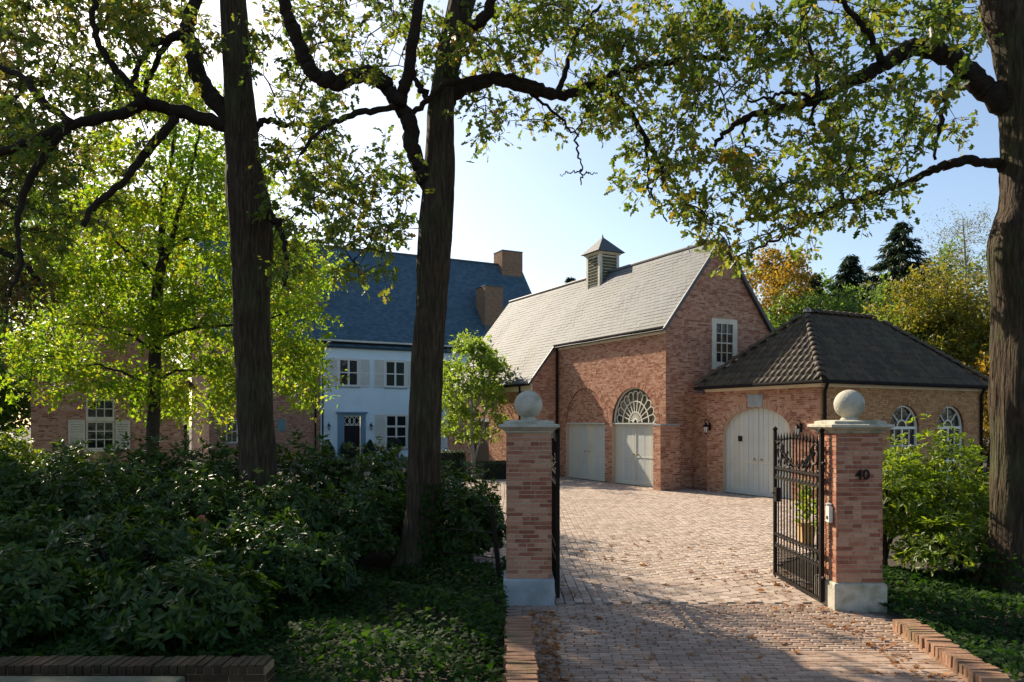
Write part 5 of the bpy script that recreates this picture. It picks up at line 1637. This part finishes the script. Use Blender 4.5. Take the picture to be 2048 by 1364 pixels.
back_tree('deciduous_tree', "mid-green tree behind the left part of the pantile roof", 1668, 585, 42, 2.6, 3, 'green_tree', 60, 70, .2, 2)
back_tree('deciduous_tree', "light green rounded tree behind the right part of the pantile roof", 1785, 590, 38, 2.9, 2, 'small_leaf', 60, 70, .18, 3)
back_tree('autumn_tree', "yellow-olive tree between the pantile roof and the right oak trunk", 1895, 540, 37, 3.0, 2.5, 'olive_tree', 90, 80, .18, 4)
back_tree('autumn_tree', "small orange-leaved tree at the right end of the outbuilding", 1985, 690, 33, 1.7, .8, 'yellow_tree', 50, 70, .15, 5)
back_tree('autumn_tree', "green rounded crown just left of the tall spruce", 1735, 560, 50, 2.6, 4, 'green_tree', 55, 70, .22, 6)
back_tree('deciduous_tree', "green tree behind the valley between gable and pantile roof", 1590, 600, 41, 2.4, 3, 'green_tree', 50, 70, .2, 7)
back_tree('deciduous_tree', "olive green tree partly hidden behind the right oak trunk", 2080, 560, 36, 3.4, 1, 'olive_tree', 70, 70, .2, 8)
back_tree('autumn_tree', "golden-green tree filling the gap between the two dark spruces", 1755, 540, 60, 3.4, 4, 'olive_tree', 70, 75, .28, 15)
back_tree('deciduous_tree', "broad green tree between the golden tree and the shorter spruce", 1655, 555, 60, 3.4, 4, 'green_tree', 70, 75, .28, 16)
back_tree('deciduous_tree', "tall green tree right of the tall spruce below the birch", 1885, 505, 58, 3.8, 4, 'green_tree', 75, 75, .28, 17)
back_tree('deciduous_tree', "tall light tree behind the left brick wing at the edge of the picture", 10, 330, 38, 4.2, 2, 'green_tree', 70, 60, .24, 9)
back_tree('deciduous_tree', "tall backlit tree behind the roof of the left brick wing", 190, 260, 60, 6.0, 4, 'olive_tree', 80, 70, .34, 10)
back_tree('deciduous_tree', "tall backlit tree behind the maple and left of the house roof", 400, 290, 64, 6.0, 5, 'small_leaf', 80, 70, .34, 11)
back_tree('deciduous_tree', "dark low tree beyond the left brick wing", -60, 640, 31, 3.2, .3, 'green_tree', 60, 70, .2, 12)

def spruce(label, px, py_top, Y, r, seed):
    rnd = random.Random(seed)
    b = at(px, 845, Y); b.z = 0; zt = zat(py_top, Y)
    t = thing('spruce_tree', label, 'tree', b, 'trees behind the buildings')
    MB().tube([(0, 0, -.05), (0, 0, zt * .5), (0, 0, zt)], [.25, .15, .02], 8).build('trunk', M['bark_m'], t)
    pos, dr, nr, sz = [], [], [], []
    tw = MB()
    z = zt - .15
    while z > zt * .25:
        f = (zt - z) / (zt * .75)
        rr = r * f ** .8 + .12
        for k in range(int(5 + 5 * f)):
            a = rnd.uniform(0, 6.283); L = rr * rnd.uniform(.65, 1.12)
            tip = Vector((math.cos(a) * L, math.sin(a) * L, z - L * .28 + .12 * L * L * .3))
            tw.tube([(0, 0, z), tuple(tip * .5 + Vector((0, 0, z)) * .5 - Vector((0, 0, .03))), tuple(tip)], [.03, .02, .005], 3, cap=False)
            nn = int(26 + 44 * L)
            for q in range(nn):
                u = rnd.random() ** .8
                p = Vector((0, 0, z)).lerp(tip, u) + Vector((rnd.gauss(0, .10), rnd.gauss(0, .10), rnd.gauss(-.06, .07)))
                d = (tip - Vector((0, 0, z))).normalized() + Vector((rnd.gauss(0, .5), rnd.gauss(0, .5), rnd.gauss(-.45, .3)))
                pos.append(tuple(p)); dr.append(tuple(d)); nr.append((rnd.gauss(0, .5), rnd.gauss(0, .5), 1)); sz.append(rnd.uniform(.28, .5))
        z -= .28
    stuff(tw.build('branches', M['bark_m'], t))
    V, F = leaves(np.array(pos), np.array(dr), np.array(nr), np.array(sz), (LEAF_4[0] * np.array([.5, 1, 1]), LEAF_4[1]))
    np_mesh('crown', V, F, M['conifer'], t)
spruce("tall dark spruce above the right end of the pantile roof", 1806, 440, 54, 6.2, 1)
spruce("shorter dark spruce left of the tall spruce", 1700, 508, 56, 4.8, 2)
spruce("small dark spruce beside the golden tree", 1628, 545, 52, 3.0, 3)
spruce("tiny spruce top peeping over the garage ridge left of the cupola", 1142, 552, 62, 2.2, 4)

# birch with thin pale twigs
rnd = random.Random(77)
b = at(1925, 845, 47); b.z = 0; zt = zat(432, 47)
T = Tree('birch_tree', "nearly bare pale birch beside the right oak trunk", 'tree', b, bark='twig_grey', limb='twig_grey', seed=5, group='trees behind the buildings')
T.trunk([(b.x, b.y, -.05), (b.x, b.y, zt * .4), (b.x + .2, b.y, zt * .75), (b.x, b.y, zt)], [.22, .15, .09, .02], 8, False)
C = []
for _ in range(120):
    a = rnd.uniform(0, 6.28); t_ = rnd.uniform(.45, 1); rr = 3.0 * math.sqrt(rnd.random()) * (1.1 - .55 * t_)
    C.append(Vector((b.x + math.cos(a) * rr, b.y + math.sin(a) * rr, zt * t_)))
T.grow(C, .008, .03)
C = np.array([tuple(c) for c in C])
T.finish([cluster_leaves(C, np.full(len(C), .9), 70, .10, LEAF_2)], 'birch_leaf')

# ------------------------------------------------------------------ shrubs
def shrub(name, label, x, y, rx, ry, h, leafm, n_ros, per, leaf, tmpl, seed, group=None, z0=0.05, upright=.4, cat='shrub', spread=1.0):
    rnd = random.Random(seed); rng = np.random.default_rng(seed)
    t = thing(name, label, cat, (x, y, 0), group)
    stems = MB()
    for k in range(9):
        a = rnd.uniform(0, 6.28); q = rnd.uniform(.3, .8)
        stems.tube([(rnd.uniform(-.08, .08), rnd.uniform(-.08, .08), -.03), (math.cos(a) * rx * q * .5, math.sin(a) * ry * q * .5, h * .45), (math.cos(a) * rx * q, math.sin(a) * ry * q, h * .8)], [.025, .018, .007], 5)
    stuff(stems.build('stems', M['bark_m'], t))
    # rosettes on a lumpy dome, and some inside
    d = rng.normal(size=(n_ros, 3)); d[:, 2] = np.abs(d[:, 2]) * .9 - .15; d = norm(d)
    az = np.arctan2(d[:, 1], d[:, 0])
    lump = 1 + .12 * np.sin(3 * az + seed) + .10 * np.sin(5 * az + 2.1 * seed + 4 * d[:, 2]) + .08 * np.sin(9 * d[:, 2] + 7 * az + seed)
    r = lump * (1 - .5 * rng.random(n_ros) ** 2.2)
    c = np.stack([d[:, 0] * rx * r, d[:, 1] * ry * r, h * .36 + d[:, 2] * h * .64 * r], 1)
    c[:, 2] = np.maximum(c[:, 2], z0 + .05 * rng.random(n_ros))
    ax = norm(d * .8 + np.array([0, 0, upright]) + rng.normal(size=(n_ros, 3)) * .35)
    idx = np.repeat(np.arange(n_ros), per)
    A = ax[idx]
    rv = rng.normal(size=(len(idx), 3)); rv = rv - A * np.sum(rv * A, 1, keepdims=True); rv = norm(rv)
    dirs = rv * spread + A * (.15 + .5 * rng.random((len(idx), 1)))
    pos = c[idx] + A * (rng.random((len(idx), 1)) * leaf * .5)
    nr = A + rng.normal(size=A.shape) * .25
    V, F = leaves(pos, dirs, nr, leaf * (.65 + .6 * rng.random(len(idx))), tmpl)
    np_mesh('foliage', V, F, M[leafm], t)
    return t
rh = [  # x, y, rx, ry, h, label
    (-9.3, 13.6, 1.0, 1.0, 1.78, "rhododendron at the far left of the back row under the dark oak leaves"),
    (-7.9, 13.9, 1.0, 1.0, 1.80, "rhododendron in the back row below the shuttered window of the brick wing"),
    (-6.6, 13.8, 1.0, 1.0, 1.80, "rhododendron in the back row below the maple trunk"),
    (-5.4, 14.0, 1.0, 1.0, 1.86, "rhododendron in the back row touching the left side of the left oak trunk"),
    (-3.65, 13.6, .95, .9, 1.80, "rhododendron in the back row touching the right side of the left oak trunk"),
    (-2.55, 13.7, .95, .9, 1.70, "rhododendron in the back row below the front door of the pale house"),
    (-1.85, 13.0, .8, .8, 1.52, "rhododendron in the back row touching the left side of the middle oak trunk"),
    (-1.0, 12.6, .72, .75, 1.45, "rounded shrub right of the middle oak trunk with sunlit top"),
    (-.72, 11.7, .52, .6, 1.12, "shrub beside the leaning fence stake and left gate pillar"),
    (-8.0, 11.6, 1.1, 1.0, 1.52, "rhododendron in the middle row at the left edge of the picture"),
    (-6.4, 11.7, 1.1, 1.0, 1.58, "rhododendron in the middle row left of the faded pink flower"),
    (-4.95, 11.6, 1.0, .95, 1.50, "rhododendron in the middle row carrying the faded pink flower"),
    (-3.5, 11.3, 1.0, .9, 1.32, "rhododendron in the middle row in front of the left oak trunk"),
    (-2.4, 11.6, .8, .8, 1.22, "rhododendron in the middle row left of the middle oak trunk base"),
    (-6.3, 9.0, 1.3, .9, 1.22, "dark rhododendron in the front row near the stone bench"),
    (-4.5, 8.9, 1.2, .9, 1.15, "dark rhododendron in the front row behind the low brick wall"),
    (-3.0, 9.4, 1.0, .8, .98, "dark rhododendron in the front row next to the ivy"),
    (-5.3, 7.65, 1.2, .75, .86, "lowest dark rhododendron directly behind the stone bench"),
    (-3.5, 7.75, 1.0, .75, .72, "lowest dark rhododendron behind the right end of the low brick wall")]
for i, (x, y, rx, ry, h, lb) in enumerate(rh):
    shrub('rhododendron_shrub', lb, x, y, rx, ry, h, 'rhodo', 760, 8, .125, LEAF_LONG, 100 + i, 'rhododendrons left of the drive')
# faded flower
fpos = at(404, 1040, 10.62)
t = thing('rhododendron_flower', "faded pink rhododendron flower among the dark leaves", 'flower', fpos)
rng = np.random.default_rng(3)
d = norm(rng.normal(size=(46, 3)) + np.array([0, -.3, .5]))
V, F = leaves(d * .02, d, rng.normal(size=(46, 3)), np.full(46, .06), LEAF_4)
np_mesh('petals', V, F, M['flower'], t)
MB().tube([(0, 0, .0), (.02, .1, -.12), (.03, .22, -.3)], [.008, .007, .005], 4).build('stalk', M['bark_m'], t)
# green shrubs on the right
shrub('deciduous_shrub', "bright green leafy shrub behind the right gate pillar", 5.75, 11.7, .85, .8, 1.75, 'green_shrub', 800, 9, .105, LEAF_LONG, 201, 'green shrubs right of the gate', upright=1.0, spread=.8)
shrub('deciduous_shrub', "tall sunlit yellow-green shrub left of the right oak trunk", 6.75, 12.2, .9, .9, 2.02, 'green_shrub', 900, 9, .105, LEAF_LONG, 202, 'green shrubs right of the gate', upright=1.0, spread=.8)
shrub('deciduous_shrub', "low green shrub at the foot of the right oak trunk", 6.2, 10.7, .75, .6, .95, 'green_shrub', 500, 8, .10, LEAF_LONG, 203, 'green shrubs right of the gate', upright=.8)
shrub('deciduous_shrub', "green shrub behind the right oak trunk at the picture edge", 8.3, 12.0, .9, .9, 1.7, 'green_shrub', 600, 8, .105, LEAF_LONG, 204, 'green shrubs right of the gate', upright=.8)
shrub('deciduous_shrub', "yellow-green sunlit shrub at the far left edge before the brick wing", -13.6, 20.2, 1.0, 1.0, 2.05, 'green_shrub', 700, 8, .12, LEAF_4, 205)
# clipped shapes by the front door
def clipped(name, label, px, s_off, prof, pot=True, group='clipped shrubs by the front door'):
    w = hit_s(MS - s_off, px)[0]; p = wp(w, MS - s_off, 0)
    t = thing(name, label, 'topiary', p, group)
    z0 = 0
    if pot:
        MB().loft(0, 0, .22, .22, [(-.03, 0), (.02, .40), (.04, .41), (.04, .46), (-.0, .46)]).build('planter', M['lead'], t)
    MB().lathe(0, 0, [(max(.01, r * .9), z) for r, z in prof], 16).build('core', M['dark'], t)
    pos, nr = [], []
    rnd = random.Random(px)
    zs = [z for r, z in prof]; rs = [r for r, z in prof]
    for _ in range(1500):
        z = rnd.uniform(zs[0], zs[-1]); r = float(np.interp(z, zs, rs)) * rnd.uniform(.9, 1.04); a = rnd.uniform(0, 6.283)
        pos.append((math.cos(a) * r, math.sin(a) * r, z)); nr.append((math.cos(a), math.sin(a), .5))
    pos, nr = np.array(pos), np.array(nr)
    V, F = leaves(pos, nr * .6 + rdir(len(pos)), nr + rdir(len(pos)) * .5, np.full(len(pos), .055), LEAF_4)
    np_mesh('foliage', V, F, M['box'], t)
def ball(r, zc): return [(r * math.sin(math.pi * (k + .3) / 12.6), zc - r * math.cos(math.pi * (k + .3) / 12.6)) for k in range(13)]
clipped('clipped_cone', "clipped cone shrub left of the front door", 656, .9, [(.40, .3), (.42, .45), (.34, .75), (.19, 1.0), (.02, 1.22)])
clipped('clipped_cone', "clipped cone shrub right of the front door", 740, .9, [(.40, .3), (.42, .45), (.34, .75), (.19, 1.0), (.02, 1.22)])
clipped('clipped_ball', "clipped ball shrub in front of the front door", 697, 1.8, ball(.52, .66))
clipped('clipped_ball', "clipped ball shrub in front of the lower window", 789, 1.2, ball(.48, .84))
def hedge(label, w0, w1, s0, s1, h, seed):
    c = wp((w0 + w1) / 2, s0, 0)
    t = thing('box_hedge', label, 'hedge', c, 'box hedges'); t.rotation_euler = (0, 0, TH)
    hw, ds = (w1 - w0) / 2, (s1 - s0)
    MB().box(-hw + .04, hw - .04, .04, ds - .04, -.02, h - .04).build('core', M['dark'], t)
    rnd = random.Random(seed); pos, nr = [], []
    for _ in range(int(900 * (hw * 2 * (h + ds) + 2 * ds * h))):
        q = rnd.random() * (2 * hw * (h + ds) + 2 * ds * h)
        if q < 2 * hw * h: pos.append((rnd.uniform(-hw, hw), 0, rnd.uniform(0, h))); nr.append((0, -1, .2))
        elif q < 2 * hw * (h + ds): pos.append((rnd.uniform(-hw, hw), rnd.uniform(0, ds), h)); nr.append((0, 0, 1))
        else:
            sg = rnd.choice((-1, 1)); pos.append((sg * hw, rnd.uniform(0, ds), rnd.uniform(0, h))); nr.append((sg, 0, .2))
    pos, nr = np.array(pos), np.array(nr)
    pos = pos + RNG.normal(size=pos.shape) * .018
    V, F = leaves(pos, nr * .5 + rdir(len(pos)), nr + rdir(len(pos)) * .5, np.full(len(pos), .06), LEAF_4)
    np_mesh('foliage', V, F, M['box'], t)
hedge("low clipped box hedge left of the gate pillar, under the small bright tree", -3.6, -1.6, 6.6, 7.5, .66, 1)
hedge("dark clipped box hedge right of the middle oak trunk by the house", -4.6, -3.4, 8.7, 9.5, 1.05, 2)

# planter behind the right gate
b = at(1612, 1088, 13.9); b.z = 0
t = thing('planter', "ochre planter with an upright plant seen through the right gate", 'planter', b)
MB().loft(0, 0, .13, .13, [(-.03, 0), (.0, .38), (.025, .385), (.025, .43), (-.01, .43)]).build('pot', M['pot'], t)
rng = np.random.default_rng(9)
pos = np.stack([rng.normal(0, .09, 260), rng.normal(0, .09, 260), .42 + rng.random(260) * .75], 1)
V, F = leaves(pos, norm(rng.normal(size=(260, 3)) + np.array([0, 0, .8])), rng.normal(size=(260, 3)), .07 + .05 * rng.random(260), LEAF_4)
np_mesh('foliage', V, F, M['green_shrub'], t)
MB().tube([(0, 0, .36), (.01, 0, .7), (0, .01, 1.1)], [.012, .01, .005], 5).build('stem', M['bark_m'], t)

# ------------------------------------------------------------------ ground cover ivy
def ivy(name, label, region, n_, seed, size=.062, hfun=None):
    rng = np.random.default_rng(seed)
    P = []
    while len(P) < n_:
        x, y = rng.uniform(region[0], region[1]), rng.uniform(region[2], region[3])
        if region[4](x, y): P.append((x, y))
    P = np.array(P)
    hh = hfun(P[:, 0], P[:, 1])
    z = hh * (.25 + .75 * rng.random(len(P)) ** .6) + .01
    pos = np.stack([P[:, 0], P[:, 1], z], 1)
    d = rng.normal(size=(len(P), 3)); d[:, 2] *= .35
    nr = np.array([0, -.25, 1.0]) + rng.normal(size=(len(P), 3)) * .55
    V, F = leaves(pos, d, nr, size * (.55 + .8 * rng.random(len(P))), LEAF_IVY)
    o = np_mesh(name, V, F, M['ivy']); stuff(o); o['label'] = label; o['category'] = 'ivy'
    return o
hl = lambda x, y: .16 + .10 * np.sin(2.3 * x + 1.1 * y) * np.sin(1.7 * y) + .10 * np.exp(-((x + .9) ** 2) / 1.2) + .05 * np.sin(5 * x + 3 * y)
ivy('ivy_ground_cover', "dark green ivy carpet left of the drive", (-8, -.06, 6.0, 11.0, lambda x, y: not (y < 6.2 and x < -1.7)), 30000, 5, .068, hl)
ivy('ivy_ground_cover', "ivy carpet around the right oak and kerb", (4.1, 8.5, 6.2, 11.2, lambda x, y: x > 4.22 + (.0 if y < 8.3 else (.15 if y < 9 else .3))), 15000, 6, .07, lambda x, y: .12 + .05 * np.sin(2 * x + y) + .05 * np.sin(3.1 * y))
# ivy climbing the foot of the middle and right oaks
def climb(base, r, z1, n_, seed, a0, a1):
    rng = np.random.default_rng(seed)
    a = rng.uniform(a0, a1, n_); z = rng.random(n_) ** 1.5 * z1
    nr = np.stack([np.cos(a), np.sin(a), np.full(n_, .2)], 1)
    pos = np.stack([base[0] + np.cos(a) * r + z * .01, base[1] + np.sin(a) * r, z], 1) + nr * rng.uniform(.0, .08, (n_, 1))
    d = rng.normal(size=(n_, 3)); d[:, 2] -= .6
    return leaves(pos, d, nr + rng.normal(size=(n_, 3)) * .3, .06 * (.6 + .7 * rng.random(n_)), LEAF_IVY)
b = at(830, 1192, YB)
V, F = climb((b.x + .10, b.y), .24, 1.35, 900, 4, -1.6, .9)
o = np_mesh('climbing_ivy', V, F, M['ivy']); stuff(o); o['label'] = "ivy climbing the right side of the middle oak trunk"; o['category'] = 'ivy'
b = at(2042, 1215, YC)
V, F = climb((b.x - .02, b.y), .44, .55, 420, 5, math.pi * .9, math.pi * 1.8)
o = np_mesh('climbing_ivy', V, F, M['ivy']); stuff(o); o['label'] = "ivy at the foot of the right oak trunk"; o['category'] = 'ivy'

# ------------------------------------------------------------------ fallen leaves
def scatter(n_, fn, seed):
    rng = np.random.default_rng(seed); P = []
    while len(P) < n_:
        p = fn(rng)
        if p is not None: P.append(p)
    return np.array(P), rng
def zone(rng):
    k = rng.random()
    if k < .34: x, y = rng.normal(.36, .10), rng.uniform(5.6, 9.0)          # along the left kerb
    elif k < .58: x, y = rng.normal(3.75, .22), rng.uniform(6.2, 11.5)
    else: x, y = rng.uniform(.25, 3.9), rng.uniform(5.8, 15.0)
    if y > 9.0 and (x < .75 or x > 3.7) and y < 10: return None
    if x < .22 or (y < 8.4 and x > 3.86) or x > 4.05: return None
    return (x, y, .026)
NL = 820
P, rng = scatter(NL, zone, 12)
d = rng.normal(size=(NL, 3)); d[:, 2] *= .15
V, F = leaves(P, d, np.array([0, 0, 1.0]) + rng.normal(size=(NL, 3)) * .3, .035 + .06 * rng.random(NL), LEAF_OAK)
o = stuff(np_mesh('leaf_litter', V, F, M['dead_leaf'])); o['label'] = "scatter of small dry brown leaves on the paving"; o['category'] = 'leaf litter'
P, rng = scatter(70, zone, 15)
lm_ = []
for q in range(6):
    dd = np.array([[0, 1, 0.0]]); vv, ff = leaves(np.zeros((1, 3)), dd, np.array([[.3 * math.sin(q), 0, 1.0]]), np.array([.11]), (LEAF_OAK[0] * np.array([1, 1, 1.5 + q * .5]), LEAF_OAK[1]))
    me = bpy.data.meshes.new('fallen_leaf'); me.from_pydata(vv.tolist(), [], ff.tolist()); me.materials.append(M['dead_leaf']); lm_.append(me)
for i, p in enumerate(P):
    o = bpy.data.objects.new('fallen_leaf', lm_[i % 6]); COL.objects.link(o)
    o.location = (p[0], p[1], .028); o.rotation_euler = (rng.normal(0, .15), rng.normal(0, .15), rng.uniform(0, 6.28))
    s_ = rng.uniform(.75, 1.25); o.scale = (s_, s_, s_)
    zn = ("along the left kerb wall", "near the right kerb or pillar", "on the clinker rows before the gate", "on the setts inside the gate")[0 if p[0] < .65 else (1 if p[0] > 3.3 and p[1] < 9.4 else (2 if p[1] < 9.4 else 3))]
    tag(o, "dry orange-brown oak leaf lying " + zn, 'leaf', 'fallen leaves ' + zn)
